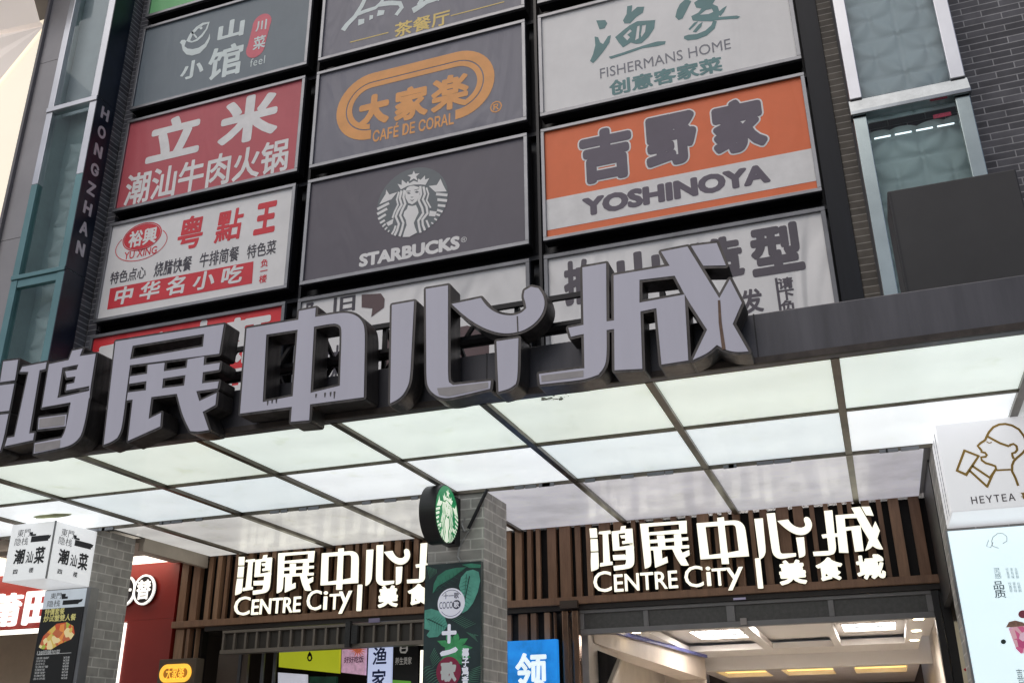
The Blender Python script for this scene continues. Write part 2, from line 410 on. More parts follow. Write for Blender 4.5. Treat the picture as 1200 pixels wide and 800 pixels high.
# c2 r2 fast food oval
Z = zo(350, 0, 4)
t = board(1, 2, 'grey light box sign with an orange rounded ribbon around three orange characters', fabric('grey_vinyl', px(95, 95, 104), .16))
org = mat('orange_print', px(190, 128, 72), .5)
x0 = at(*Z(175,558), Yb).x; x1 = at(*Z(918,372), Yb).x; z1 = at(*Z(550,292), Yb).z; z0 = at(*Z(550,602), Yb).z
def stad(k, n=20):
    h = (z1-z0)/2-k; cz = (z0+z1)/2; xa = x0+(z1-z0)/2; xb = x1-(z1-z0)/2
    return [(xb+h*math.cos(-math.pi/2+math.pi*i/n), cz+h*math.sin(-math.pi/2+math.pi*i/n)) for i in range(n+1)]+[(xa+h*math.cos(math.pi/2+math.pi*i/n), cz+h*math.sin(math.pi/2+math.pi*i/n)) for i in range(n+1)]
gx0 = at(*Z(338,640), Yb).x; gx1 = at(*Z(734,550), Yb).x
m = MB()
m.flat(union([stad(0)], [stad(.165), rect2(gx0, gx1, z0-.05, z0+.2)]), FB, .003)
m.flat(union([stad(.185)], [stad(.275), rect2(x0+.6, x1-.45, z0+.1, z0+.6)]), FB, .003)
put(m, '大', BB(Yb, Z(278,560), Z(425,490), Z(350,443), Z(350,588)), FB, .0035, .07)
put(m, '家', BB(Yb, Z(447,545), Z(605,500), Z(530,405), Z(525,560)), FB, .0035, .045)
put(m, '楽', BB(Yb, Z(620,510), Z(797,440), Z(708,352), Z(705,515)), FB, .0035, .04)
put(m, 'CAFÉ DE CORAL', BB(Yb, Z(347,640), Z(727,560), Z(540,555), Z(540,624)), FB, .003, .018, INTER)
put(m, '®', BB(Yb, Z(897,507), Z(953,493), Z(925,474), Z(925,528)), FB, .003, .01)
lay(t, 'emblem', m, org)

# siren emblem drawn once, in units of the circle's radius
ZS = zo(430, 190, 8)
siren_w = [
 [(440,80),(453,110),(495,105),(462,135),(475,175),(440,155),(400,180),(412,142),(380,125),(425,115)],
 [(288,205),(325,215),(328,165),(370,200),(385,178),(398,200),(440,175),(475,188),(482,155),(503,168),(545,125),(545,165),(585,150),(550,215),(500,210),(440,212),(380,225),(318,258)],
 [(440,222),(485,235),(497,270),(490,325),(465,370),(425,398),(390,385),(362,335),(358,280),(375,240),(405,225)],
 [(385,405),(425,412),(460,402),(478,440),(485,475),(462,520),(440,570),(450,610),(470,660),(400,700),(335,702),(350,650),(372,590),(365,545),(342,500),(350,465),(375,440)],
 [(182,258),(210,305),(285,282),(230,350),(115,398),(150,340),(175,300)],
 [(690,155),(715,215),(748,276),(640,280),(580,225),(655,215)],
 [(180,570),(250,530),(240,580),(200,600)], [(590,455),(655,465),(640,510),(580,505)]]
for p, w in (([(352,262),(342,330),(360,390),(330,450),(312,500),(342,570),(328,630),(305,697)],22), ([(325,268),(308,340),(326,400),(290,460),(270,510),(300,580),(283,640),(258,690)],22), ([(300,280),(280,350),(292,400),(258,470),(240,525)],17), ([(270,595),(255,640),(232,678)],18),
             ([(500,225),(508,300),(485,360),(518,430),(528,480),(482,550),(490,610),(503,662)],22), ([(530,230),(544,300),(524,350),(560,420),(568,480),(520,540),(525,590),(545,640)],22), ([(558,240),(577,300),(560,360),(598,430)],16), ([(558,545),(585,612)],18),
             ([(97,442),(208,385)],24), ([(97,488),(190,437)],24), ([(106,535),(178,490)],22), ([(122,572),(168,545)],20), ([(145,606),(176,578)],16), ([(168,634),(190,610)],14), ([(198,656),(210,638)],12),
             ([(648,300),(755,310)],26), ([(660,352),(752,362)],26), ([(664,405),(736,412)],24), ([(658,448),(710,465)],22), ([(650,490),(685,500)],20), ([(632,528),(656,545)],16), ([(604,566),(622,580)],14)):
    siren_w.append(stroke(p, w))
siren_d = [[(372,292),(392,280),(412,296),(394,302)], [(446,284),(468,268),(490,282),(468,292)], [(400,352),(424,357),(448,346),(425,369)], stroke([(412,325),(422,334),(434,325)], 6), stroke([(368,275),(410,272)], 6), stroke([(446,264),(488,252)], 6)]
_a = at(*ZS(95,455), Yb); _b = at(*ZS(758,300), Yb); SCX = (_a.x+_b.x)/2; SR = (_b.x-_a.x)/2
SCZ = at(*ZS(335,702), Yb).z+SR*1.0
def S_unit(ps): return [[((x-SCX)/SR, (z-SCZ)/SR) for x, z in poly(Yb, ZS, p)] for p in ps]
SIREN = union(S_unit(siren_w), S_unit(siren_d))

# c2 r3 coffee
Z = zo(340, 150, 3.75)
t = board(1, 3, 'dark grey light box sign with a round white siren emblem over bold capitals', fabric('dark_grey_vinyl', px(74, 71, 79), .05))
lay(t, 'emblem_disc', MB().flat(union([ell(SCX, SCZ, SR*1.0, SR*1.0, 64)]), FB, .003), mat('disc_grey', px(82, 88, 92), .5))
lay(t, 'emblem', MB().flat(([(SCX+x*SR, SCZ+z*SR) for x, z in SIREN[0]], SIREN[1]), FB, .006), wht)
m = MB()
put(m, 'STARBUCKS', BB(Yb, Z(303,585), Z(745,507), Z(525,513), Z(525,572)), FB, .003, .055)
put(m, '®', BB(Yb, Z(750,492), Z(776,488), Z(763,478), Z(763,502)), FB, .003)
lay(t, 'lettering', m, wht)

# c2 r4 white banner with brown figure
Z = zo(340, 310, 4)
t = board(1, 4, 'creased white banner sign with dark brown shapes, behind the middle metal characters', fabric('white_banner', px(198, 198, 212), .6, 1.0), alu_d)
brn = mat('brown_print', px(72, 56, 58), .5)
sh = [[(335,140),(425,135),(443,160),(440,200),(400,230),(380,245),(385,205),(335,200)], [(440,330),(480,300),(560,300),(560,535),(420,535),(430,490),(445,470)], [(755,300),(830,285),(932,310),(932,470),(755,470)]]
lay(t, 'printed_figure', MB().flat(union([poly(Yb, Z, p) for p in sh]), FB, .004), brn)
m = MB()
put(m, '旧', BB(Yb, Z(203,190), Z(305,180), Z(250,148), Z(250,222)), FB, .004, .02)
put(m, '味', BB(Yb, Z(165,480), Z(245,450), Z(200,380), Z(200,560)), FB, .004, .02)
put(m, '阝', BB(Yb, Z(75,200), Z(110,190), Z(90,178), Z(90,290)), FB, .004, .02)
lay(t, 'lettering', m, mat('charcoal_print', px(52, 50, 58), .5))

# c3 r1 fish home
Z = zo(680, 0, 6)
t = board(2, 2, 'white light box sign with green brush characters for a seafood home kitchen', fabric('white_vinyl', px(184, 185, 200), .05))
grn = mat('green_print', px(72, 106, 108), .5)
br = [[(112,145),(175,142),(190,165),(170,200),(135,208)], [(100,258),(125,262),(140,300),(160,310),(195,255),(215,248),(205,300),(165,360),(115,420),(90,445),(68,430),(90,380),(105,320)],
      [(330,45),(365,38),(360,85),(400,50),(450,48),(440,90),(395,120),(350,165),(310,165),(300,145),(325,100)],
      [(245,262),(300,215),(345,180),(400,150),(527,142),(520,200),(480,260),(430,305),(395,310),(355,300),(300,335),(270,300)],
      [(200,400),(300,370),(430,325),(540,292),(600,290),(595,312),(540,325),(440,340),(330,378),(215,415)]]
brh = [[(300,255),(350,205),(362,220),(330,245),(350,262),(330,285)], [(400,185),(418,180),(410,270),(385,285)], [(435,180),(462,175),(455,225),(430,262),(425,245)]]
m = MB().flat(union([poly(Yb, Z, p) for p in br], [poly(Yb, Z, p) for p in brh]), FB, .003)
ji = [[(700,30),(745,-10),(780,10),(760,50),(720,130),(690,142),(668,120),(680,70)], [(800,20),(870,-30),(960,-20),(930,30),(850,60),(815,55)], [(780,115),(830,90),(860,50),(930,30),(965,45),(980,85),(970,130),(930,150),(850,150),(790,145)],
      [(960,95),(1000,60),(1030,42),(1010,85),(985,115)], [(950,125),(1000,118),(1100,110),(1125,118),(1105,132),(1000,138),(940,145)], [(760,205),(800,160),(830,150),(800,185),(770,212)], [(790,225),(830,175),(860,155),(850,190),(815,228)],
      [(730,255),(760,245),(820,240),(880,215),(920,180),(935,145),(960,150),(945,200),(890,250),(820,278),(755,285),(728,272)], [(690,-40),(760,-110),(960,-130),(1010,-110),(990,-60),(940,-70),(780,-60),(720,-20)], [(840,-150),(890,-170),(880,-110),(840,-110)]]
m.flat(union([poly(Yb, Z, p) for p in ji], [poly(Yb, Z, [(840,105),(885,70),(925,62),(935,85),(900,100)])]), FB, .003)
put(m, '创意客家菜', BB(Yb, Z(202,605), Z(995,430), Z(600,480), Z(600,590)), FB, .003, .035)
lay(t, 'lettering', m, grn)
m = MB(); put(m, 'FISHERMANS HOME', BB(Yb, Z(138,515), Z(1055,300), Z(590,378), Z(590,450)), FB, .003, 0)
lay(t, 'lettering', m, mat('grey_print', px(96, 98, 106), .5))

# c3 r2 orange beef bowl
Z = zo(665, 100, 4.8)
t = board(2, 3, 'orange and white light box sign with three fat dark outlined characters', fabric('orange_vinyl', px(184, 88, 48), .05), bw=.05)
sx0, sx1 = XS[2][0]+.05, XS[2][1]-.05
sz1 = (at(639.5, 234.5, Yb).z+at(949.4, 174, Yb).z)/2; sz0 = (at(640.6, 270.7, Yb).z+at(954, 211.5, Yb).z)/2
lay(t, 'white_stripe', MB().flat(union([rect2(sx0, sx1, sz0, sz1)]), FB, .003), mat('white_stripe_print', px(188, 188, 202), .5))
pur = mat('dark_purple_print', px(74, 68, 80), .5)
o_, i_ = MB(), MB()
for ch, bb in (('吉', ((60,415),(372,345),(215,232),(215,548))), ('野', ((428,330),(736,270),(600,148),(600,458))), ('家', ((803,255),(1140,320),(960,70),(960,388)))):
    b = BB(Yb, *[Z(*q) for q in bb]); k = .022
    s0 = grow(fit(glyphs(ch, .06), b[0]+k, b[1]-k, b[2]+k, b[3]-k), .022); o_.flat(s0, FB, .003)
    put(i_, ch, (b[0]+k, b[1]-k, b[2]+k, b[3]-k), FB, .006, .06)
lay(t, 'character_outline', o_, wht)
w_ = at(682.7, 245, Yb).x, at(902, 203, Yb).x
put(i_, 'YOSHINOYA', (w_[0], w_[1], sz0+.1, sz1-.09), FB, .006, .06)
lay(t, 'lettering', i_, pur)

# c3 r4 hair salon banner
t = board(2, 4, 'creased white banner sign with dark hair styling characters under the orange board', fabric('white_banner', px(198, 198, 212), .6, 1.0), alu_d)
m = MB(); Z = zo(620, 230, 3.243)
for ch, bb in (('拍', ((133,350),(245,325),(190,240),(190,410))), ('山', ((335,310),(500,285),(410,210),(410,330))), ('造', ((625,265),(820,270),(740,152),(730,315))), ('型', ((842,230),(1050,255),(945,105),(945,294)))):
    put(m, ch, BB(Yb, *[Z(*q) for q in bb]), FB, .004, .045)
put(m, '美', BB(Yb, Z(690,420), Z(770,410), Z(730,375), Z(730,460)), FB, .004, .03)
put(m, '发', BB(Yb, Z(805,400), Z(890,405), Z(850,350), Z(850,442)), FB, .004, .03)
b = BB(Yb, Z(950,380), Z(1010,375), Z(975,307), Z(990,438)); put(m, '请下负', b, FB, .004, .03, None, True)
m.flat(union([stroke(poly(Yb, Z, [(938,310),(958,452)]), .03)]), FB, .004)
lay(t, 'lettering', m, mat('dark_grey_print', px(66, 62, 70), .5))

# ------------------------------------------------------------------ glass bays
def relief(x0, x1, z0, z1, y, tile, amp=.042, n=20):
    m = MB(); st = tile/n; nx = int((x1-x0)/st); nz = int((z1-z0)/st); i0 = len(m.v)
    for j in range(nz+1):
        for i in range(nx+1):
            u = ((i*st) % tile)/tile*2-1; v = ((j*st) % tile)/tile*2-1
            a = (u+v)/1.414; b = (u-v)/1.414; h = 0
            for p, q in ((a, b), (b, a)):
                w = .40*math.sin(math.pi*min(1, abs(p)/1.414))
                if w > .01: h = max(h, 1-(q/w)**2)
            e = max(abs(u), abs(v)); h = h*amp - (.02 if e > .96 else 0)
            m.v.append(Vector((x0+i*st, y-h, z0+j*st)))
    for j in range(nz):
        for i in range(nx):
            a = j*(nx+1)+i; m.f.append([a, a+1, a+nx+2, a+nx+1])
    return m
chrome = mat('brushed_silver', (.62, .63, .66), .32, .75, .12, 1)
chrome_g = mat('green_mirror_steel', (.40, .46, .45), .22, .9, .2, 1)
relief_m = mat('pale_relief_panel', (.78, .85, .85), .5, 0, .08, 1)
relief_w = mat('white_relief_panel', (.74, .82, .84), .5, 0, .08, 1)
gl_teal = glass_mat('teal_glass', (.86, .95, .94), .28); gl_clear = glass_mat('clear_glass', (.93, .97, .98), .27)
t = thing('glass_bay', 'glazed bay with teal frames, black side panel and vertical capital letters', 'glass bay', (-11.6, 10.9, 4.7))
LX0, LX1, LY = -12.13, -11.05, 10.4
zj = [8.62, 11.83]
f = MB(); f2 = MB()
for a, b, mm in ((4.8, 8.58, f2), (8.66, 10.35, f2), (10.352, 11.78, f), (11.88, TOPZ, f)):
    mm.box(LX0, LX0+.13, LY, LY+.12, a, b); mm.box(LX1-.16, LX1-.01, LY, LY+.12, a, b)
f2.box(LX0, LX1-.01, LY-.02, LY+.12, 8.582, 8.658); f.box(LX0, LX1-.01, LY-.02, LY+.12, 11.782, 11.878)
f2.box(LX0+.132, LX1-.162, LY+.01, LY+.1, 8.44, 8.58)
obj('frame', f, chrome, t, bev=.008)
obj('frame', f2, mat('teal_aluminium', (.17, .32, .33), .3, .4, .15, 1), t, bev=.008)
obj('pane', MB().face([(LX0+.13, LY+.05, 4.8), (LX1-.16, LY+.05, 4.8), (LX1-.16, LY+.05, 11.8), (LX0+.13, LY+.05, 11.8)]), gl_teal, t)
obj('pane', MB().face([(LX0+.13, LY+.05, 11.86), (LX1-.16, LY+.05, 11.86), (LX1-.16, LY+.05, TOPZ), (LX0+.13, LY+.05, TOPZ)]), gl_clear, t)
obj('relief_panel', relief(-11.95, -11.07, 4.8, 11.4, 10.86, .55), relief_m, t, True)
obj('inner_lining', MB().box(LX0+.002, -11.07, 10.9, 11.0, 4.8, TOPZ).box(LX0+.002, LX0+.02, LY+.13, 10.899, 4.8, TOPZ), mat('grey_green_lining', (.68, .78, .77), .6), t)
obj('upper_blind', MB().box(LX0+.03, -11.08, 10.7, 10.72, 11.9, TOPZ), mat('pale_blind', (.8, .85, .85), .6, 0, .05), t)
obj('side_panel', MB().box(-11.068, -11.05, LY, 10.82, 4.7, 8.62).box(-11.068, -11.05, LY, 10.82, 8.632, 11.85).box(-11.068, -11.05, LY, 10.82, 11.862, TOPZ), mat('black_glossy_panel', (.012, .02, .038), .35, 0, .4, 2), t)
m = MB(); fr = sideR(-11.05); Z = zo(0, 130, 5.93)
HZ = [('H',(722,10),(782,90),(748,-12),(750,95)), ('O',(692,175),(762,185),(727,120),(727,228)), ('N',(665,300),(738,320),(700,240),(700,355)), ('G',(645,430),(715,435),(682,380),(682,475)), ('Z',(622,560),(690,580),(655,495),(655,605)), ('H',(595,680),(662,700),(628,638),(628,745))]
zs = []
for k, (ch, *bb) in enumerate(HZ):
    zc = atx(*Z((bb[0][0]+bb[1][0])/2, (bb[2][1]+bb[3][1])/2), -11.05).z; zs.append(zc)
for k, ch in enumerate('HONGZHAN'):
    zc = zs[0]+(zs[5]-zs[0])/5*k
    st_ = abs(zs[0]-zs[5])/5; put(m, ch, (10.525, 10.70, zc-.31*st_, zc+.31*st_), fr, .006, .03, INTER, False, 1, .005)
obj('brick_return', MB().box(-11.068, -11.052, 10.822, 11.04, 4.7, TOPZ), brick_mat('grey_brick_return', (.10, .10, .11), (.17, .17, .18), (.42, .42, .43), 10, .093, .009), t)
obj('lettering', m, mat('white_metal_letter', (.66, .66, .70), .4), t)

t = thing('glass_bay', 'glazed display bay with silver frames and petal relief panels between brick walls', 'glass bay', (1.25, 10.9, 4.7))
RX0, RX1, RY = .60, 1.87, 10.4
f = MB(); f2 = MB()
f.box(RX0, RX0+.14, RY, RY+.1, 8.72, TOPZ); f.box(RX1-.16, RX1, RY, RY+.1, 8.72, TOPZ)
obj('frame', f, chrome, t, bev=.01)
f2.box(RX0, RX0+.15, RY, RY+.1, 5.05, 8.46); f2.box(RX1-.16, RX1, RY, RY+.1, 5.05, 8.46)
obj('frame', f2, chrome_g, t, bev=.01)
lg = MB()   # sloped shiny ledge between the two storeys
pr = [(RY-.05, 8.47), (RY-.05, 8.52), (RY+.02, 8.715), (RY+.12, 8.715), (RY+.12, 8.47)]
i = len(lg.v); n = len(pr)
for x in (RX0-.02, RX1+.02): lg.v += [Vector((x, a, b)) for a, b in pr]
lg.f += [[k, (k+1) % n, n+(k+1) % n, n+k][::-1] for k in range(n)] + [list(range(n)), list(range(n, 2*n))[::-1]]
obj('ledge', lg, mat('polished_steel', (.32, .34, .35), .1, .95, .2, 4), t, bev=.008)
obj('pane', MB().face([(RX0+.14, RY+.05, 8.72), (RX1-.16, RY+.05, 8.72), (RX1-.16, RY+.05, TOPZ), (RX0+.14, RY+.05, TOPZ)]), gl_clear, t)
obj('pane', MB().face([(RX0+.15, RY+.05, 5.05), (RX1-.16, RY+.05, 5.05), (RX1-.16, RY+.05, 8.46), (RX0+.15, RY+.05, 8.46)]), gl_teal, t)
obj('relief_panel', relief(RX0+.1, RX1-.06, 8.5, TOPZ, 10.62, .58), relief_w, t, True)
obj('relief_panel', relief(RX0+.1, RX1-.06, 5.0, 8.45, 10.75, .6), relief_m, t, True)
obj('side_cheek', MB().box(RX0, RX0+.02, RY+.101, 11.01, 4.8, TOPZ).box(RX1-.02, RX1, RY+.101, 11.01, 4.8, TOPZ), alu_d, t)
lt = MB()
for k in range(4): lt.box(RX0+.2+.23*k, RX0+.38+.23*k, RY+.14, RY+.16, 8.212, 8.222)
obj('tube_light', lt, mat('cool_tube', (.9, .95, 1), .4, emit=1.6, ecol=(.85, .95, 1)), t)
p_ = at(1097, 110, RY+.2)
obj('red_led_sign', MB().box(p_.x-.09, p_.x+.1, RY+.13, RY+.15, 8.33, 8.37), mat('red_led', (.4, .02, .05), .4, emit=.2, ecol=(.7, .05, .12), var=.5, scale=60), t)

# ------------------------------------------------------------------ neighbour at the left edge
t = thing('neighbour_building', 'pale neighbouring building with grey panel edge and cream draped sign', 'building', (-14, 11, 0))
cl = MB()
for a, b in ((4.75, 7.3), (7.31, 9.38), (9.39, 12.95), (12.96, TOPZ)): cl.box(-12.56, LX0-.01, 10.42, 11.2, a, b)
obj('cladding', cl, mat('grey_clad_panel', (.34, .33, .34), .45, .2, .1, 1), t)
obj('cladding_rib', MB().box(-12.62, -12.565, 10.36, 11.2, 4.75, TOPZ), mat('dark_clad_rib', (.2, .19, .2), .5), t)
obj('body', MB().box(-30, -12.63, 11.3, 20, 4.75, TOPZ), mat('neighbour_wall', (.5, .47, .42), .8), t)
Z = zo(0, 0, 5.93)
NX = -12.64
def nb(pts, Y0):     # points on the sloping cream surface: (px, py, depth offset)
    return [at(*Z(a, b), Y0+dy) for a, b, dy in pts]
crm = mat('cream_lit_fabric', (.7, .65, .55), .6, 0, .03, .8, emit=.62, ecol=(1, .90, .72))
crm2 = mat('cream_shade_fabric', (.80, .73, .67), .7, 0, .05, .8, emit=.34, ecol=(1, .88, .80))  # folds in shade: the shade is put in as a weaker glow
zt = at(*Z(330, 190), 10.45)
obj('lit_panel', MB().box(-30, NX, 10.46, 11.29, 6, 14.05), crm, t)
cr = zt.z
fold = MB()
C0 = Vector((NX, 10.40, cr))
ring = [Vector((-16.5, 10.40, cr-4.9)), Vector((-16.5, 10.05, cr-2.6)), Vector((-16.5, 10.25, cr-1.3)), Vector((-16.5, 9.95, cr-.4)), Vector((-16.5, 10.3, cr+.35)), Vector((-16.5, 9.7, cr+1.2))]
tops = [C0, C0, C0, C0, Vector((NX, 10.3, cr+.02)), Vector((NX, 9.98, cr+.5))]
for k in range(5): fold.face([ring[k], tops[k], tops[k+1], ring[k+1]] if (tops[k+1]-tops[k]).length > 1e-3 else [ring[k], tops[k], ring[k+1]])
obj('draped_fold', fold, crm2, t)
obj('eave_beam', MB().box(-30, NX-.02, 9.75, 11.2, cr+.62, cr+1.0).box(-30, NX-.02, 9.5, 11.2, cr+1.02, cr+2.2), mat('grey_eave', (.13, .12, .125), .5, 0, .15), t)

# ------------------------------------------------------------------ canopy
CZ = 4.6; CY = [7.95, 9.42, 10.97, 13.42]; DX = 1.5574
can = thing('entrance_canopy', 'wide entrance canopy with glowing white ceiling panels and dark front fascia', 'canopy', (-5, 9.5, CZ))
XL, XR = -15.574, 6.23
obj('fascia', MB().box(XL, XR, 7.84, 7.93, CZ-.03, 5.03), fascia_m, can, bev=.01)
obj('fascia_lip', MB().box(XL, XR, 7.80, 7.838, CZ-.035, CZ+.02), mat('rusty_lip', (.05, .04, .035), .6, .2, .6, 6), can)
obj('roof', MB().box(XL, XR, 7.931, 11.0, 4.98, 5.03), fascia_m, can)
obj('ceiling_backing', MB().box(XL, XR, 7.931, 10.9, 4.64, 4.70).box(-10.2, 1.3, 10.9, 13.4, 4.64, 4.7), mat('ceiling_backing_grey', (.3, .3, .3), .8), can)
def soil_and_bands(m, k=.10, tube=.05):
    if m.get('soil_banded'): return m
    m['soil_banded'] = 1
    n = m.node_tree.nodes; l = m.node_tree.links; b = n['Principled BSDF']
    src = b.inputs['Emission Color'].links[0].from_socket
    g = n.new('ShaderNodeNewGeometry')
    z = n.new('ShaderNodeTexNoise'); z.inputs['Scale'].default_value = 2.6; z.inputs['Detail'].default_value = 9; z.inputs['Roughness'].default_value = .72; l.new(g.outputs['Position'], z.inputs['Vector'])
    r = n.new('ShaderNodeValToRGB'); r.color_ramp.elements[0].position = .56; r.color_ramp.elements[1].position = .74
    r.color_ramp.elements[0].color = (1, 1, 1, 1); r.color_ramp.elements[1].color = (1-k*1.3, 1-k*1.2, 1-k*2, 1); l.new(z.outputs[0], r.inputs[0])
    v = n.new('ShaderNodeTexVoronoi'); v.inputs['Scale'].default_value = 9; l.new(g.outputs['Position'], v.inputs['Vector'])
    r3 = n.new('ShaderNodeValToRGB'); r3.color_ramp.elements[0].position = .02; r3.color_ramp.elements[1].position = .06
    r3.color_ramp.elements[0].color = (.55, .52, .42, 1); r3.color_ramp.elements[1].color = (1, 1, 1, 1); l.new(v.outputs['Distance'], r3.inputs[0])
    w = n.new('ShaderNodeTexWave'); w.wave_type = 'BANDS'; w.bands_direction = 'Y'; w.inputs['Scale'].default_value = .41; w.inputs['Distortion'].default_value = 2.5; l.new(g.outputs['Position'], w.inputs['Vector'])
    r2 = n.new('ShaderNodeValToRGB'); r2.color_ramp.elements[0].color = (1-tube*2, 1-tube*2, 1-tube*2, 1); r2.color_ramp.elements[1].color = (1, 1, 1, 1); l.new(w.outputs[0], r2.inputs[0])  # bands of tube glow drawn into the emission, besides the soil
    for q in (r, r2, r3):
        mx = n.new('ShaderNodeMix'); mx.data_type = 'RGBA'; mx.blend_type = 'MULTIPLY'; mx.inputs[0].default_value = 1
        l.new(src, mx.inputs[6]); l.new(q.outputs[0], mx.inputs[7]); src = mx.outputs[2]
    l.new(src, b.inputs['Emission Color']); return m
def panel_mat(i):
    tint = [((.83, .92, .86), .82), ((.80, .88, .91), .82), ((.85, .93, .84), .76), ((.87, .91, .94), .90)][i % 4]
    return mat('opal_panel_%s' % ['green', 'cool', 'mint', 'white'][i % 4], (.6, .62, .6), .4, 0, .10, .9, emit=tint[1]*.95, ecol=tint[0], coat=.05)
def panel_reflect_glow(i):  # rear row: glow painted in for reflected light; left panels partly lit
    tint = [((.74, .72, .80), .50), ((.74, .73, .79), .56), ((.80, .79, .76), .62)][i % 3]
    return mat('opal_reflect_glow_%s' % ['a', 'b', 'c'][i % 3], (.55, .55, .57), .36, 0, .24, 1.1, emit=tint[1], ecol=tint[0], coat=.12)
k0 = -10; k1 = 4
for r in range(3):
    for k in range(k0, k1):
        x0, x1 = k*DX, (k+1)*DX
        if r == 2 and (x1 < -9.4 or x0 > .8): continue
        if r == 2: x0 = max(x0, -10.05); x1 = min(x1, .80)
        if k >= 1: mm = mat('opal_unlit_added_glow', (.5, .5, .5), .25, 0, .2, 1, emit=.25, ecol=(.8, .85, .83))  # panels without lamps, a weak glow is put into the material
        elif r < 2: mm = panel_mat((k*7+r*3+k*k) % 4)
        else: mm = panel_reflect_glow(2 if k < -3 else k % 2)
        soil_and_bands(mm, .17 if r < 2 else .2, .022 if r < 2 else .05)
        z = CZ+.004*((k*5+r*3) % 3)
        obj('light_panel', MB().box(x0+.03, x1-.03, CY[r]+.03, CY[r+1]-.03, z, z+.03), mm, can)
bz = mat('bronze_bar', (.12, .105, .085), .32, .75, .5, 3)
for k in range(k0, k1+1):
    obj('ceiling_bar', MB().box(k*DX-.036, k*DX+.036, CY[0]-.02, CY[3] if -9.9 < k*DX < .8 else CY[2], CZ-.035, CZ+.03), bz, can)
obj('cross_bar', MB().box(XL, XR, CY[1]-.02, CY[1]+.02, CZ-.022, CZ+.027), bz, can)
obj('cross_bar', MB().box(XL, XR, CY[2]-.03, CY[2]-.002, CZ-.04, CZ+.027), bz, can)
obj('cross_bar', MB().box(XL, XR, CY[0]-.018, CY[0]+.025, CZ-.02, CZ+.027), bz, can)
for k in range(-8, 1):
    for q in range(4):
        a = k*DX+random.uniform(.1, 1.3); obj('clip', MB().box(a, a+random.uniform(.05, .2), CY[2]-.045, CY[2]-.031, CZ-.055, CZ-.015), alu_d, can)
    for q in range(2):
        a = k*DX+random.uniform(.1, 1.3); obj('clip', MB().box(a, a+random.uniform(.05, .15), CY[1]-.03, CY[1]-.021, CZ-.03, CZ-.005), bz, can)
obj('end_wall', MB().box(.832, .90, 11.78, 13.4, 3.2, 4.64), mat('dark_end_panel', (.03, .028, .03), .5), can)
# rust and dirt patch on one panel
p_ = atz(646, 466, CZ); random.seed(3); ps = []
for k in range(26):
    a = random.uniform(0, 6.28); r_ = random.uniform(0, 1)**1.3
    x, y = p_.x+r_*.24*math.cos(a), p_.y+r_*.1*math.sin(a); s_ = random.uniform(.008, .03)
    ps.append([(x+s_*math.cos(q*1.05)*random.uniform(.6, 1.3), y+s_*.7*math.sin(q*1.05)*random.uniform(.6, 1.3)) for q in range(6)])
sh = union(ps); frd = Frame((0, 0, CZ-.003), (1, 0, 0), (0, -1, 0))
obj('dirt_stain', MB().flat(([(x, -y) for x, y in sh[0]], [f[::-1] for f in sh[1]]), frd, 0), mat('grime', (.16, .17, .13), .9, 0, .4, 20), can)
p_ = atz(62, 604, CZ); random.seed(9)
sh = union([[(p_.x+.34*math.cos(a*.3927)*random.uniform(.8, 1.1), p_.y+.11*math.sin(a*.3927)*random.uniform(.8, 1.1)) for a in range(16)]])
obj('mould_stain', MB().flat(([(x, -y) for x, y in sh[0]], [f[::-1] for f in sh[1]]), frd, 0), mat('mould', (.42, .44, .2), .8, 0, .4, 9), can)
for k in range(-6, 4):
    obj('joint', MB().box(k*2.44-.6-.006, k*2.44-.6+.006, 7.836, 7.8395, CZ+.025, 5.03), black, can)
soff = thing('soffit_panel', 'beige soffit edge beside the red shop, left of the panel ceiling', 'soffit', (-10.6, 12.4, CZ))
obj('board', MB().box(-12.9, -10.06, 11.85, 12.7, CZ-.05, CZ+.02).box(-10.75, -10.06, 12.7, 13.4, CZ-.05, CZ+.02).box(-10.14, -10.055, 11.83, 13.4, CZ-.18, CZ-.051), mat('beige_soffit', (.5, .44, .37), .6), soff)

# ------------------------------------------------------------------ big letters
YL = 7.55
Z1 = zo(0, 370, 4.138); Z3 = zo(0, 360, 2.609); Z4 = zo(340, 310, 4); Z5 = zo(640, 260, 3.6346)
BIG = {}
BIG['鸿'] = ([poly(YL, Z1, p) for p in (
    [(18,222),(90,213),(74,312),(2,322)], [(0,338),(71,329),(46,460),(-28,468)], [(-30,484),(43,475),(18,600),(3,652),(-30,672),(-78,690),(-62,600)],
    [(110,248),(228,225),(222,258),(194,264),(143,570),(168,568),(162,602),(25,632),(38,592),(72,586),(140,272),(98,272)],
    [(240,235),(335,215),(352,170),(402,160),(388,196),(466,184),(438,362),(436,398),(345,422),(205,445)],
    [(345,421),(436,376),(420,480),(402,560),(385,595),(350,625),(300,640),(165,668),(170,617),(300,592),(318,560),(330,500)],
    [(190,495),(325,478),(320,535),(186,550)])],
    [poly(YL, Z1, p) for p in ([(304,252),(382,236),(374,262),(318,270),(325,300),(368,294),(362,325),(326,333),(322,362),(436,340),(434,352),(282,392)], [(281,388),(436,353),(434,364),(280,399)])])
BIG['展'] = ([poly(YL, Z1, p) for p in (
    [(562,125),(1087,42),(1064,184),(632,240),(620,330),(602,470),(590,555),(570,592),(540,612),(505,624)],
    [(718,238),(800,228),(784,385),(706,400)], [(912,212),(992,198),(978,362),(890,372)], [(632,294),(1068,228),(1063,262),(628,330)], [(622,372),(1062,318),(1056,352),(616,410)],
    [(646,402),(736,390),(722,500),(783,470),(778,536),(622,606)], [(858,372),(952,362),(968,414),(1052,374),(1046,432),(984,466),(1014,553),(960,562),(924,558),(886,482)])],
    [poly(YL, Z1, [(645,146),(992,88),(986,150),(632,212)])])
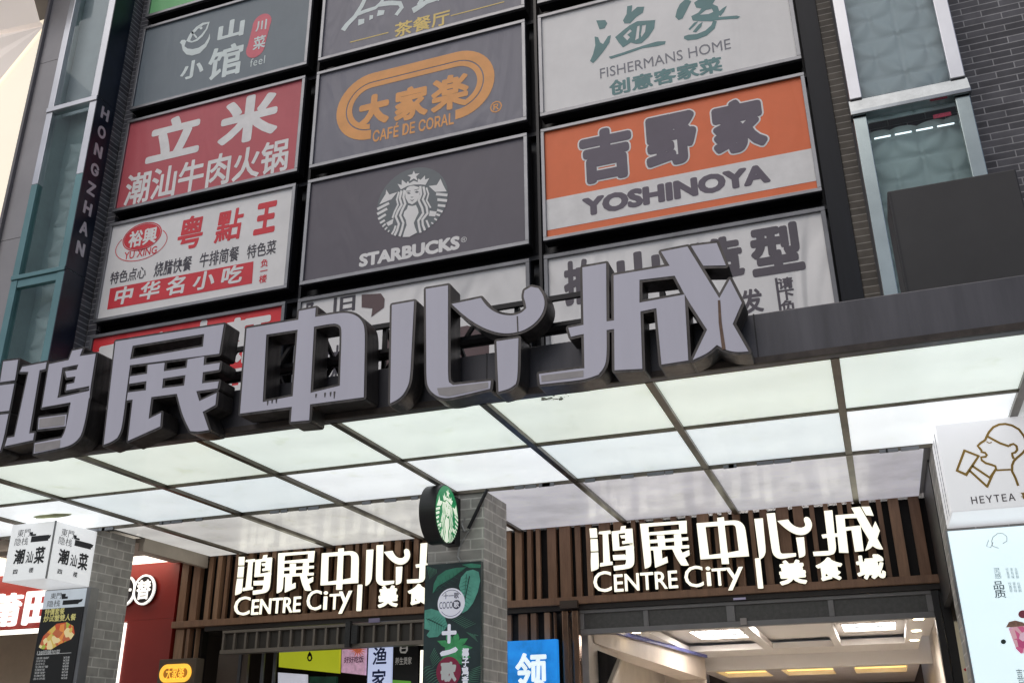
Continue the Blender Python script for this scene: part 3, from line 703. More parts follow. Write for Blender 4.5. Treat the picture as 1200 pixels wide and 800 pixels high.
BIG['中'] = ([poly(YL, Z3, p) for p in ([(755,65),(1050,16),(1085,22),(1107,40),(1117,68),(1113,275),(735,325)], [(915,12),(966,2),(946,345),(890,350)])],
    [poly(YL, Z3, p) for p in ([(815,84),(911,69),(896,272),(804,290)], [(961,60),(1022,49),(1038,54),(1046,66),(1040,240),(950,262)])])
BIG['心'] = ([poly(YL, Z4, p) for p in ([(478,190),(582,172),(564,520),(556,565),(530,612),(500,636),(470,650)],
    [(637,115),(741,98),(741,530),(746,552),(765,565),(942,545),(938,582),(745,628),(700,622),(668,602),(648,575),(640,540)],
    [(758,186),(895,157),(925,200),(975,232),(1040,242),(1085,228),(1108,205),(1104,178),(1094,150),(1100,122),(1130,105),(1165,112),(1188,145),(1196,190),(1178,242),(1135,288),(1075,318),(995,326),(915,302),(850,265),(800,225)],
    [(968,360),(1071,345),(1067,530),(1058,560),(1030,582),(978,596)])], [])
BIG['城'] = ([poly(YL, Z5, p) for p in ([(155,195),(256,177),(259,570),(252,612),(230,645),(200,660),(165,668)], [(95,452),(156,440),(292,420),(292,456),(156,478),(106,490)], [(-30,648),(166,622),(240,622),(225,650),(165,672),(-25,692)],
    [(288,228),(527,188),(490,128),(602,106),(738,326),(783,245),(834,345),(795,435),(862,552),(812,556),(762,545),(728,524),(688,560),(625,588),(686,460),(598,325),(548,230),(398,248),(398,345),(590,310),(606,590),(492,608),(470,368),(402,382),(410,626),(292,632)],
    [(618,104),(727,91),(766,186),(670,188)])], [])
def soften(p):
    for _ in range(2):
        out = []; n = len(p)
        for i in range(n):
            a, b, c = Vector(p[i-1]), Vector(p[i]), Vector(p[(i+1) % n]); u = (b-a); v = (c-b)
            if u.length < 1e-5 or v.length < 1e-5: continue
            if u.angle(v) > R(36) or u.angle(v) < R(4): out.append(tuple(b)); continue
            ca = min(.25*u.length, .07); cb = min(.25*v.length, .07)
            out += [tuple(b-u.normalized()*ca), tuple(b+v.normalized()*cb)]
        p = out
    return p
for _k in BIG: BIG[_k] = ([soften(p) for p in BIG[_k][0]], [soften(p) for p in BIG[_k][1]])
FL = front(YL)
BIGS = {}
lab = {'鸿': 'large metal character for swan at the far left, partly out of the frame', '展': 'large metal character with a boxed top, second in the row on the canopy',
       '中': 'large metal character shaped like a box with a central stem, middle of the canopy row', '心': 'large metal heart character with a smiling curved stroke on the canopy edge',
       '城': 'large metal city character with a crossing diagonal, last in the canopy row'}
for ch in '鸿展中心城':
    sh = union(*BIG[ch]); BIGS[ch] = sh
    xs = [q[0] for q in sh[0]]; zs_ = [q[1] for q in sh[0]]
    t = thing('channel_letter', lab[ch], 'letter', ((min(xs)+max(xs))/2, 7.7, min(zs_)), 'large metal characters on the canopy')
    obj('return', MB().flat(grow(sh, .024), FL, 0, .235), lettertrim, t)
    obj('face', MB().flat(sh, FL, .006, .004), lettergrey, t)
    rust = mat('rust_run', (.17, .11, .08), .8, 0, .4, 12)
    if ch == '城':
        obj('seam', MB().flat(union([stroke(poly(YL, Z5, [(737,335),(742,430),(758,545)]), .02, .03)]), FL, .009), rust, t)
        obj('grime_patch', MB().flat(union([poly(YL, Z5, [(-20,655),(160,633),(160,660),(-18,682)])]), FL, .0085), mat('letter_grime', (.36, .345, .35), .7, 0, .2, 3), t)
    if ch == '心':
        obj('seam', MB().flat(union([stroke(poly(YL, Z4, [(1066,243),(1069,316)]), .012)]), FL, .009), lettertrim, t)
        obj('grime_patch', MB().flat(union([poly(YL, Z4, [(690,580),(770,572),(930,552),(930,578),(745,618),(700,612)])]), FL, .0085), mat('letter_grime', (.36, .345, .35), .7, 0, .2, 3), t)
    if ch == '中':
        random.seed(4)
        for k in range(7):
            a = random.uniform(815, 895) if k < 3 else random.uniform(955, 1030); y_ = 285-(a-815)*.13
            obj('drip', MB().flat(union([stroke(poly(YL, Z3, [(a, y_), (a-1, y_+random.uniform(10, 24))]), .02, .008)]), FL, .009), lettertrim, t)
    if ch == '鸿':
        obj('grime_patch', MB().flat(union([poly(YL, Z1, [(194,500),(318,484),(314,530),(192,544)]), poly(YL, Z1, [(172,622),(296,602),(292,640),(170,662)])]), FL, .0085), mat('letter_grime', (.36, .345, .35), .7, 0, .2, 3), t)
        obj('seam', MB().flat(union([stroke(poly(YL, Z1, [(210,446),(344,422)]), .01)]), FL, .009), lettertrim, t)
# steelwork that carries the letters
t = thing('letter_support_frame', 'black steel lattice holding the large characters on top of the canopy', 'frame', (-4.5, 8.1, 5.03))
m = MB()
for z in (5.18, 5.52): m.box(-9.2, -1.0, 7.96, 8.0, z, z+.05)
m.box(-9.2, -1.0, 7.83, 7.96, 5.19, 5.23)
for k in range(12):
    x = -9.1+k*.7; m.box(x-.02, x+.02, 8.0, 8.04, 5.03, 5.58)
    m.bar((x, 8.02, 5.03), (x+.35, 8.02, 5.56), .035); m.bar((x, 8.02, 5.56), (x, 8.7, 5.03), .035)
obj('lattice', m, mat('black_steel', (.015, .014, .016), .5, .3, .3), t)
# bulky dark box standing on the canopy roof
t = thing('sign_cabinet', 'large dark grey metal cabinet standing on the canopy at the right', 'cabinet', (1.2, 9, 5.03))
YB = 8.6
a = at(1039.5, 225, YB); b = at(1190, 197, YB)
obj('shell', MB().box(a.x, b.x, YB, YB+.55, 5.03, (a.z+b.z)/2), mat('dark_grey_sheet', (.034, .034, .036), .55, .1, .2, 1.4), t, bev=.012)
obj('edge_trim', MB().box(a.x+.012, a.x+.03, YB-.006, YB-.001, 5.03, (a.z+b.z)/2-.02), black, t)

# ------------------------------------------------------------------ brick columns
bk_c = brick_mat('grey_brick_column', (.40, .385, .36), (.52, .50, .47), (.72, .70, .66), .31, .125, .010)
for x1, lb in ((-10.16, 'grey brick column behind the cube sign and menu board'), (-4.29, 'grey brick column carrying the round green sign and the leafy banner'), (1.58, 'grey brick column behind the white drawing sign at the right')):
    o = obj('brick_column', MB().box(x1-.74, x1, 10.975, 11.77, 0, CZ-.01), bk_c)
    tag(o, lb, 'column', 'brick columns under the canopy')
m = MB(); m.tube([at(571, 573, 10.93), at(549, 619, 10.93)], .022, 8)
tag(obj('black_rod', m, black), 'black rod slanting down the top of the middle brick column', 'rod')
m = MB(); p = [(545,606),(541,614),(544,622),(549,622),(543,632),(538,642),(536,652),(540,658)]
m.tube([at(u, v, 10.955) for u, v in p], .012, 6)
tag(obj('cable', m, mat('grey_cable', (.45, .45, .45), .5)), 'thin grey cable hanging on the middle brick column beside the round sign', 'cable')

# ------------------------------------------------------------------ slat wall
YW = 13.45
wood = [mat('brown_slat_%s' % n_, c_, .45, 0, .3, 6, streak=True) for n_, c_ in (('tan', (.44, .26, .16)), ('umber', (.32, .18, .11)))]
sw = thing('slat_wall', 'brown wooden slat wall above the two mall entrances', 'wall', (-5, 13.6, 3.4))
zt_, zb_ = 4.62, 3.60
obj('backing', MB().box(-10.62, 1.02, 13.62, 13.7, 3.5, zt_), mat('dark_gap', (.012, .009, .008), .6), sw)
random.seed(11)
def slats(x0, x1, z0, z1, y0=YW, y1=13.555):
    a, b = MB(), MB(); x = x0
    while x < x1:
        w = random.choice((.06, .08, .10, .13, .16)); gp = random.choice((.06, .085, .12))
        w = min(w, x1-x); mm = a if random.random() < .55 else b
        mm.box(x, x+w, y0+random.choice((0, .02, .045)), y1, z0, z1); x += w+gp
    return a, b
a, b = slats(-10.6, 1.0, zb_+.002, zt_)
obj('slat', a, wood[0], sw); obj('slat', b, wood[1], sw)
obj('bottom_beam', MB().box(-10.6, 1.2, 13.36, 13.7, 3.50, 3.60), wood[1], sw, bev=.006)
obj('under_beam_rail', MB().box(-10.0, 1.1, 13.42, 13.69, 3.43, 3.498), mat('dark_brown_rail', (.035, .027, .024), .4), sw)  # dark brown rail set back under the bottom beam
lx = at(250, 760, YW).x
a, b = slats(-10.6, lx-.35, 0, 3.49); 
obj('slat', a, wood[0], sw); obj('slat', b, wood[1], sw)
obj('backing', MB().box(-10.62, lx-.3, 13.56, 13.7, 0, 3.49), MATS['dark_gap'], sw)
rx0 = -6.0; rx1 = at(650, 740, YW).x
a, b = slats(rx0, rx1, 0, 3.42)
obj('slat', a, wood[0], sw); obj('slat', b, wood[1], sw)
obj('backing', MB().box(rx0, rx1, 13.56, 13.7, 0, 3.42), MATS['dark_gap'], sw)
cop = mat('copper_tube', (.36, .22, .15), .22, .9, .2, 3)
m = MB()
for u in (664, 676):
    x = at(u, 760, 13.4).x; m.box(x-.045, x+.045, 13.36, 13.5, 0, 3.42)
obj('copper_post', m, cop, sw, bev=.012)
obj('junction_box', MB().box(at(657, 712, 13.3).x, at(677, 712, 13.3).x, 13.26, 13.355, 3.44, 3.54), mat('brown_box', (.09, .065, .05), .5), sw)

# ------------------------------------------------------------------ entrance signs (lit channel letters)
lit = mat('lit_letter', (.9, .9, .85), .4, 0, .02, emit=.95, ecol=(1.0, .96, .76))
lside = mat('letter_side_brown', (.05, .035, .03), .5)
YS = 13.30; FS = front(YS)
bx0 = min(q[0] for q in BIGS['鸿'][0]); bx1 = max(q[0] for q in BIGS['城'][0])
bz0 = 4.62; bz1 = max(q[1] for q in BIGS['城'][0])
def entrance_sign(xa, xb, za, zb, zl0, zl1, label, spec):
    t = thing('illuminated_sign', label, 'sign', ((xa+xb)/2, 13.4, zl0), 'illuminated signs over the two entrances')
    def tr(q): return (xa+(q[0]-bx0)/(bx1-bx0)*(xb-xa), za+(q[1]-bz0)/(bz1-bz0)*(zb-za))
    for ch in '鸿展中心城':
        s = BIGS[ch]; s2 = ([tr(q) for q in s[0]], s[1])
        o = obj('character', MB().flat(s2, FS, 0, .02), lit, t)
        obj('return', MB().flat(s2, FS, -.0205, .07), lside, o)
    for txt, b, bo, ln in spec:
        s = glyphs(txt, bo, None)
        o = obj('character' if len(txt) == 1 else 'lettering', MB().flat(fit(s, *b), FS, 0, .02), lit, t)
        obj('return', MB().flat(fit(s, *b), FS, -.0205, .06), lside, o)
    return t
def esign(Z, label, chars, small, bar):
    L, Rr, T, B = chars
    xa = at(*Z(*L), YS).x; xb = at(*Z(*Rr), YS).x; zb = at(*Z(*T), YS).z; za = at(*Z(*B), YS).z
    return xa, xb, za, zb
Z = zo(660, 570, 2.553)
xa, xb, za, zb = esign(Z, '', ((80,170),(945,110),(905,58),(480,215)), None, None)
capz = at(*Z(90,310), YS).z; capt = at(*Z(110,255), YS).z
def latin(Z, pts): return [(tx, BB(YS, *[Z(*q) for q in b]), bo, None) for tx, b, bo in pts]
specR = latin(Z, [('C', ((90,285),(143,275),(120,252),(120,314)), .002), ('ENTRE', ((152,290),(342,278),(245,256),(245,308)), .010), ('C', ((362,265),(418,265),(392,236),(392,300)), .002), ('i', ((428,270),(442,270),(435,238),(435,296)), .01), ('T', ((446,275),(488,270),(468,243),(468,295)), .008), ('y', ((488,275),(540,270),(516,240),(516,308)), .004),
                  ('|', ((578,260),(594,260),(586,213),(586,304)), .02), ('美', ((645,258),(726,252),(686,218),(686,292)), .04), ('食', ((757,250),(836,242),(796,210),(796,280)), .04), ('城', ((877,240),(962,236),(920,202),(920,276)), .035)])
entrance_sign(xa, xb, za, zb, capz, capt, 'glowing white mall name sign over the right entrance, fully in view', specR)
Z = zo(260, 600, 4.615)
xc = at(*Z(80,350), YS).x; 
zb2 = at(*Z(560,185), YS).z; za2 = at(*Z(620,393), YS).z
specL = latin(Z, [('C', ((66,505),(150,495),(105,455),(105,556)), .002), ('ENTRE', ((160,510),(425,480),(290,462),(290,545)), .010), ('C', ((458,475),(535,475),(498,420),(498,528)), .002), ('i', ((548,480),(568,480),(558,425),(558,525)), .01), ('T', ((580,485),(635,475),(605,440),(605,524)), .008), ('y', ((630,480),(700,470),(662,425),(662,545)), .004),
                  ('|', ((730,465),(754,465),(742,390),(742,532)), .02), ('美', ((845,455),(950,445),(895,395),(895,512)), .04), ('食', ((1005,440),(1120,430),(1060,385),(1060,498)), .04)])
entrance_sign(xc, xc+(xb-xa), za2, za2+(zb-za), 0, 0, 'glowing white mall name sign over the left entrance, cut by the middle column', specL)

# ------------------------------------------------------------------ right entrance: transom and hall
x0 = at(679, 730, YW).x; x1 = at(1092, 700, YW).x
tr_ = thing('transom_window', 'grey framed transom of four dark panes above the right entrance', 'window', ((x0+x1)/2, 13.5, 3.1))
fm = mat('grey_transom_frame', (.28, .27, .27), .45, .2, .1)
m = MB().box(x0, x1, 13.46, 13.56, 3.38, 3.428).box(x0, x1, 13.46, 13.56, 3.10, 3.17)
xm = [x0, at(763+3, 722, YW).x, at(870, 715, YW).x, at(980, 710, YW).x, x1]
xm = [x0+.03, x0+(x1-x0)*.205, x0+(x1-x0)*.455, x0+(x1-x0)*.735, x1-.03]
for k, x in enumerate(xm): 
    w = .055 if k == 2 else .035
    m.box(x-w, x+w, 13.465, 13.555, 3.172, 3.378)
obj('frame', m, fm, tr_, bev=.005)
m = MB()
for a, b in zip(xm, xm[1:]): m.box(a+.03, b-.03, 13.50, 13.52, 3.16, 3.39)
obj('pane', m, mat('grey_pane', (.11, .105, .10), .25, 0, .3, 20, spec=.6), tr_)
p_ = at(871, 726, 13.4)
obj('sensor', MB().box(p_.x-.04, p_.x+.04, 13.40, 13.458, 3.12, 3.2), mat('pale_sensor', (.45, .4, .38), .5), tr_)
obj('sensor_light', MB().box(p_.x-.1, p_.x+.06, 13.38, 13.41, 3.435, 3.46), mat('lilac_plastic', (.4, .37, .5), .4, emit=.15, ecol=(.6, .55, .8)), tr_)
obj('jamb', MB().box(x1, x1+.08, 13.46, 13.7, 0, 3.42).box(x1+.09, x1+.2, 13.5, 13.7, 0, 3.42), mat('dark_jamb', (.045, .043, .045), .35, .4), tr_)

HZc = 3.3; hall = thing('entrance_hall', 'bright white mall lobby ceiling seen through the right entrance', 'lobby', (-1.5, 17, 0))
hx0, hx1 = x0+.05, x1-.02; hy1 = 20.2
wl = mat('white_plaster', (.74, .71, .69), .6, 0, .03)
def cell_ceiling(mb, X0, X1, Y0, Y1, holes, z, t_=.12):
    xs = sorted({X0, X1, *[h[0] for h in holes], *[h[1] for h in holes]}); ys = sorted({Y0, Y1, *[h[2] for h in holes], *[h[3] for h in holes]})
    for a, b in zip(xs, xs[1:]):
        for c_, d_ in zip(ys, ys[1:]):
            if any(h[0] <= (a+b)/2 <= h[1] and h[2] <= (c_+d_)/2 <= h[3] for h in holes): continue
            mb.box(a, b, c_, d_, z, z+t_)
H = [(-3.3, -1.95, 15.2, 18.9), (-1.78, -.72, 15.0, 18.9), (-.6, .45, 15.2, 18.9)]
m = MB(); cell_ceiling(m, hx0, hx1, 13.72, hy1, H, HZc, .1); obj('ceiling', m, wl, hall)
LP = [(-2.96, -2.12, 17.1, 18.38), (-1.72, -.94, 15.75, 16.65), (-.5, .32, 17.15, 18.2), (-3.0, -2.15, 15.35, 15.9)]
m = MB(); cell_ceiling(m, hx0-.3, hx1+.2, 14.5, 19.5, LP[:3], HZc+.16, .05); obj('upper_ceiling', m, wl, hall)
m = MB()
for a in LP[:3]: m.box(a[0]-.02, a[1]+.02, a[2]-.02, a[3]+.02, HZc+.24, HZc+.25)
obj('ceiling_light', m, mat('warm_white_diffuser', (.9, .9, .88), .5, 0, .02, emit=24, ecol=(1, .94, .88)), hall)
m = MB()
for (u, v) in ((745.5, 740), (769, 752.5), (788, 762)):
    q = atz(u, v, HZc); m.tube([(q.x, q.y, HZc-.012), (q.x, q.y, HZc-.002)], .07, 14)
for (u, v) in ((1079, 724.5), (1078, 738), (1076, 749)):
    q = atz(u, v, HZc); m.tube([(min(q.x, hx1-.1), q.y, HZc-.012), (min(q.x, hx1-.1), q.y, HZc-.002)], .07, 14)
obj('downlight', m, mat('warm_downlight', (1, .9, .6), .5, emit=14, ecol=(1, .85, .55)), hall)
zb_h = at(900, 783, hy1).z
obj('end_beam', MB().box(hx0-.3, hx1+.3, hy1, hy1+.2, zb_h, HZc+.3), wl, hall)
ys_ = hy1+.2
YP = [(785, 790, 0)]
H2 = []
for u0, u1 in ((834, 893), (916, 976), (1002, 1063)):
    q0 = atz(u0, 785, zb_h+.02); q1 = atz(u1, 783, zb_h+.02); H2.append((q0.x, q1.x, 20.9, 22.6))
m = MB(); cell_ceiling(m, hx0+.4, hx1, ys_, 26, H2, zb_h+.02, .1); obj('rear_ceiling', m, mat('lilac_white_plaster', (.6, .57, .63), .6), hall)
m = MB()
for h in H2: m.box(h[0]-.02, h[1]+.02, h[2]-.02, h[3]+.02, zb_h+.11, zb_h+.13)
obj('ceiling_light', m, mat('amber_diffuser', (1, .8, .4), .5, 0, .1, emit=1.5, ecol=(1, .66, .2)), hall)
obj('side_wall', MB().box(hx0-.2, hx0-.01, 13.72, 15.4, 0, HZc+.3).box(hx1+.21, hx1+.4, 13.72, 26, 0, HZc+.3).box(hx0-.5, hx0-.3, 15.4, 26, 0, HZc+.3), mat('tan_wall', (.6, .54, .48), .55), hall)
obj('back_wall', MB().box(hx0-.5, hx1+.4, 26, 26.2, 0, 3.6), mat('dark_back_wall', (.06, .04, .035), .6), hall)
obj('floor', MB().box(hx0-.5, hx1+.4, 13.5, 26.2, .004, .03), mat('lobby_floor', (.7, .68, .65), .2), hall)
# slanting bulkhead at the left of the lobby
Z = zo(580, 700, 6)
def slabpoly(pts, Z, Y, dep, m_, name, par):
    s = union([poly(Y, Z, pts)]); return obj(name, MB().flat(s, front(Y), 0, dep), m_, par)
bh = thing('lobby_bulkhead', 'cream slanting bulkhead with a blue light line inside the right entrance', 'bulkhead', (-3.6, 14.3, 2.5))
q = [atz(*Z(a, b), 3.29) for a, b in ((640,245),(1150,470))]
m = MB()
A0 = Vector((hx0, 14.0, 3.29)); A1 = Vector((hx0+.62, 19.8, 3.29))
m.face([A0, A1, A1-Vector((.0, 0, .42)), A0-Vector((0, 0, .25))]); m.face([A0-Vector((0, 0, .25)), A1-Vector((0, 0, .42)), A1-Vector((.5, 0, .42)), A0-Vector((.3, 0, .25))])
m.face([A1, A1-Vector((.8, 0, 0)), A1-Vector((.8, 0, 3.2)), A1-Vector((0, 0, 3.2))][::-1])
obj('panel', m, mat('cream_bulkhead', (.55, .47, .40), .5), bh)
m = MB(); m.bar(A0+Vector((.06, .3, -.02)), A1+Vector((.06, -.2, -.02)), .05)
obj('blue_light_line', m, mat('blue_led', (.05, .06, .2), .4, emit=.1, ecol=(.12, .15, .5)), bh)
sg = thing('hanging_screen', 'black slanted screen in a pale frame inside the right entrance', 'screen', (-3.4, 14.5, 2.4))
sp = [(700,360),(855,420),(790,600),(780,640),(600,640),(620,560)]
slabpoly(sp, Z, 14.2, .05, mat('black_screen', (.006, .006, .008), .2), 'display', sg)
m = MB().flat(union([stroke(poly(14.2, Z, [(690,340),(612,540),(580,640)]), .1), stroke(poly(14.2, Z, [(875,430),(790,640)]), .05)]), front(14.18), 0, .08)
obj('frame', m, mat('pale_frame', (.5, .45, .38), .5), sg)

# ------------------------------------------------------------------ left entrance
le = thing('shutter_housing', 'long ribbed roller shutter housing across the top of the left entrance', 'shutter', (-7.8, 13.4, 3.1))
sx0 = at(262, 745, 13.3).x; sx1 = -5.3
rb = mat('shutter_beige', (.23, .20, .17), .45, .3, .15)
m = MB().box(sx0, sx1, 13.26, 13.40, 3.36, 3.40).box(sx0, sx1, 13.24, 13.40, 3.05, 3.11)
x = sx0
while x < sx1: m.box(x, x+.035, 13.27, 13.38, 3.111, 3.359); x += .2
obj('rib', m, rb, le, bev=.004)
obj('slat_curtain', MB().box(sx0+.01, sx1, 13.33, 13.37, 3.06, 3.39), mat('shutter_dark', (.06, .052, .045), .4), le)
p_ = at(412, 745, 13.2)
obj('motor', MB().box(p_.x-.09, p_.x-.01, 13.16, 13.235, 3.05, 3.42).box(p_.x, p_.x+.1, 13.18, 13.235, 3.1, 3.36), mat('motor_black', (.03, .03, .032), .4, 0, .6, 30), le)
p_ = at(441, 727, 13.3)
obj('notice', MB().box(p_.x-.09, p_.x+.09, 13.23, 13.24, p_.z-.03, p_.z+.03), mat('lilac_notice', (.32, .28, .45), .5), le)
room = thing('side_lobby', 'dim brown lobby behind the left entrance', 'lobby', (-7.5, 17, 0))
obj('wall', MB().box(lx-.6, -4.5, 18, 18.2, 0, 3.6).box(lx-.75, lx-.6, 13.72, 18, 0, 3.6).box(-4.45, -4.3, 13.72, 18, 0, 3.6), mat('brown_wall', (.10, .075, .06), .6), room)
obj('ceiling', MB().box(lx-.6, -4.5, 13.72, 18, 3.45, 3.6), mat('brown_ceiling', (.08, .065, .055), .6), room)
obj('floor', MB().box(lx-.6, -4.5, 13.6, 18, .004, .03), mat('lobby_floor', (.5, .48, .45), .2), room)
Yi = 14.3; Z = zo(310, 720, 6.316)
def insign(name, label, pts, m_, Y=Yi, th=.06):
    s = union([poly(Y, Z, pts)]); xs = [q[0] for q in s[0]]
    t = thing(name, label, 'sign', ((min(xs)+max(xs))/2, Y+.03, min(q[1] for q in s[0])))
    obj('board', MB().flat(s, front(Y), 0, th), m_, t); return t
obj('door_leaf', MB().box(lx-.1, lx+.45, 13.75, 13.8, 0, 3.1), mat('brown_door', (.17, .13, .105), .4), room)
m = MB()
for u in (283, 310, 324): m.box(at(u, 785, 13.8).x-.02, at(u, 785, 13.8).x+.03, 13.72, 13.748, 0, 3.1)
obj('door_post', m, alu_d, room)
t = insign('hanging_board', 'lime yellow lit board with a dark drop emblem inside the left entrance', [(108,268),(555,235),(548,432),(105,385)], mat('lime_board', (.45, .5, .02), .4, 0, .08, 1, emit=.42, ecol=(.62, .68, .03)))
m = MB().flat(union([poly(Yi, Z, [(335,268),(350,292),(356,320),(348,338),(335,345),(322,338),(315,318),(322,292)])]), front(Yi), .004); obj('emblem', m, black, t)
obj('emblem', MB().flat(union([poly(Yi, Z, ell(336, 318, 9, 14, 12))]), front(Yi), .007), MATS['lime_board'], t)
insign('poster', 'white lit poster edge under the lime board', [(100,425),(308,440),(308,640),(98,640)], mat('white_poster', (.7, .7, .78), .4, emit=.5, ecol=(.75, .75, .85)))
insign('poster', 'dark green lit poster beside the white one under the lime board', [(330,455),(530,455),(530,640),(330,640)], mat('dark_green_poster', (.02, .06, .045), .4, 0, .6, 8, emit=.05, ecol=(.05, .3, .15)))
def collage(name, base, cols, sc):
    if name in MATS: return MATS[name]
    m = bpy.data.materials.new(name); MATS[name] = m; m.use_nodes = True
    n = m.node_tree.nodes; l = m.node_tree.links; b = n['Principled BSDF']; g = n.new('ShaderNodeNewGeometry')
    v = n.new('ShaderNodeTexVoronoi'); v.inputs['Scale'].default_value = sc; l.new(g.outputs['Position'], v.inputs['Vector'])
    r = n.new('ShaderNodeValToRGB'); r.color_ramp.interpolation = 'CONSTANT'
    for k, c in enumerate(cols):
        e = r.color_ramp.elements[k] if k < 2 else r.color_ramp.elements.new(k/len(cols))
        e.position = k/len(cols); e.color = c+(1,)
    s = n.new('ShaderNodeSeparateColor'); l.new(v.outputs['Color'], s.inputs[0]); l.new(s.outputs[0], r.inputs[0])
    l.new(r.outputs[0], b.inputs['Base Color']); l.new(r.outputs[0], b.inputs['Emission Color']); b.inputs['Emission Strength'].default_value = .45
    return m
t = insign('poster', 'pink lit poster with a red orange flower behind the shutter motor', [(572,240),(748,225),(740,445),(568,425)], mat('pink_poster', (.5, .3, .42), .4, 0, .35, 14, emit=.5, ecol=(.75, .45, .6)))
ps = []
random.seed(5)
for k in range(16):
    a = k*2*math.pi/16; L_ = random.uniform(45, 75); ps.append(poly(Yi, Z, [(690+8*math.cos(a+1.57), 255+8*math.sin(a+1.57)), (690+L_*math.cos(a), 255+L_*.9*math.sin(a)), (690-8*math.cos(a+1.57), 255-8*math.sin(a+1.57))]))
obj('flower', MB().flat(union(ps), front(Yi), .005), mat('flower_orange', (.6, .12, .06), .5, 0, .4, 30, emit=.4, ecol=(.8, .2, .1)), t)
m = MB(); put(m, '好好吃饭', BB(Yi, Z(590,335), Z(735,325), Z(660,305), Z(660,355)), front(Yi), .005, .02); obj('lettering', m, mat('plum_print', (.25, .08, .18), .5), t)
t = insign('banner_sign', 'pale blue lit vertical sign with blue brush characters inside the left entrance', [(772,215),(940,210),(930,640),(755,640)], mat('pale_blue_sign', (.5, .55, .75), .4, 0, .05, emit=.62, ecol=(.62, .70, .98)))
m = MB(); put(m, '渔', BB(Yi, Z(800,310), Z(905,300), Z(860,235), Z(855,368)), front(Yi), .005, .02, shear=.05)
put(m, '家', BB(Yi, Z(795,470), Z(900,460), Z(850,400), Z(845,560)), front(Yi), .005, .02); obj('lettering', m, mat('blue_print', (.02, .05, .2), .5), t)
t = insign('banner_sign', 'black lit vertical sign with small white crest inside the left entrance', [(965,215),(1140,205),(1135,640),(950,640)], mat('black_sign', (.012, .012, .012), .4))
m = MB(); put(m, '养生煲家', BB(Yi, Z(968,345), Z(1090,335), Z(1030,312), Z(1030,368)), front(Yi), .005, .01)
m.flat(union([poly(Yi, Z, [(1005,215),(1060,208),(1062,262),(1045,285),(1008,282),(1000,262)])], [poly(Yi, Z, [(1015,228),(1052,222),(1050,240),(1016,244)]), poly(Yi, Z, [(1014,252),(1050,248),(1046,268),(1014,272)])]), front(Yi), .005)
obj('lettering', m, mat('soft_white_print', (.6, .58, .55), .5, emit=.2), t)
obj('green_strip', MB().flat(union([poly(Yi, Z, [(948,480),(1085,490),(1085,640),(948,640)])]), front(Yi), .006), mat('leaf_green_strip', (.15, .4, .05), .5, emit=.3, ecol=(.2, .6, .08)), t)
o = obj('strip_light', MB().box(at(494, 770, 13.9).x-.02, at(494, 770, 13.9).x+.025, 13.9, 13.94, 1.5, 3.04), mat('warm_strip', (1, .95, .8), .5, emit=1.6, ecol=(1, .95, .78)))
tag(o, 'thin vertical warm strip light at the right edge of the left entrance', 'strip light')

# ------------------------------------------------------------------ round coffee sign
rs = thing('round_blade_sign', 'round green and white siren sign standing out from the middle brick column', 'sign', (-4.65, 10.5, 3.87))
cy, cz_, rr = 10.44, 4.20, .345
m = MB(); N_ = 64
rim = [(cy+rr*math.cos(k*2*math.pi/N_), cz_+rr*math.sin(k*2*math.pi/N_)) for k in range(N_)]
FX = sideR(-4.55)
obj('drum', MB().flat(union([rim]), FX, -.004, .2), mat('black_drum', (.012, .012, .013), .35), rs, bev=.008)
obj('face', MB().flat(union([ell(cy, cz_, rr*.96, rr*.96, 64)]), FX, .002), mat('siren_green', (.005, .22, .075), .35, 0, .05, emit=.22, ecol=(.01, .42, .14)), rs)
obj('emblem', MB().flat(([(cy+x*rr*.95, cz_+z*rr*.95) for x, z in SIREN[0]], SIREN[1]), FX, .006), mat('siren_white', (.8, .85, .75), .4, emit=.5, ecol=(.9, .98, .78)), rs)
obj('mount_plate', MB().box(-4.76, -4.6, 10.80, 10.97, 3.92, 4.5), black, rs)

# ------------------------------------------------------------------ banner on the middle column
Zb = zo(485, 650, 5.333); Yn = 10.90
bn = thing('leaf_banner', 'dark vertical banner with tropical leaves and a white emblem on the middle column', 'banner', (-4.7, 10.93, 0))
bx = (at(497.5, 700, Yn).x, at(563.5, 700, Yn).x); zt2 = (at(500, 661, Yn).z+at(563, 657.5, Yn).z)/2
obj('panel', MB().box(bx[0], bx[1], Yn, 10.965, 1.9, zt2), mat('dark_teal_print', (.03, .055, .06), .45, 0, .4, 3), bn)
FN = front(Yn)
def leaf(pts, holes=()): return union([poly(Yn, Zb, pts)], [poly(Yn, Zb, h) for h in holes])
teal = mat('teal_leaf_print', (.12, .42, .33), .5, 0, .3, 8, emit=.10); grl = mat('green_leaf_print', (.07, .4, .15), .5, 0, .4, 10, emit=.12); dgl = mat('deep_leaf_print', (.05, .26, .17), .5, 0, .3, 8, emit=.08)
m = MB()
m.flat(leaf([(118,240),(125,180),(150,130),(200,95),(260,80),(330,75),(300,100),(250,135),(200,165),(150,195)]), FN, .003)
m.flat(leaf([(300,60),(360,52),(420,60),(415,80),(350,80)]), FN, .003)
obj('leaf_print', m, dgl, bn)
m = MB()
m.flat(leaf([(283,195),(295,140),(330,100),(370,90),(405,105),(415,160),(400,230),(370,300),(335,345),(300,365),(318,300),(300,250)], [[(345,130),(352,132),(320,290),(316,285)]]), FN, .003)
m.flat(leaf([(68,345),(110,335),(160,350),(195,390),(212,440),(190,470),(150,510),(95,515),(80,500),(100,470),(66,460)], [[(90,395),(180,440),(178,446),(88,402)]]), FN, .003)
obj('leaf_print', m, teal, bn)
m = MB()
pet = []
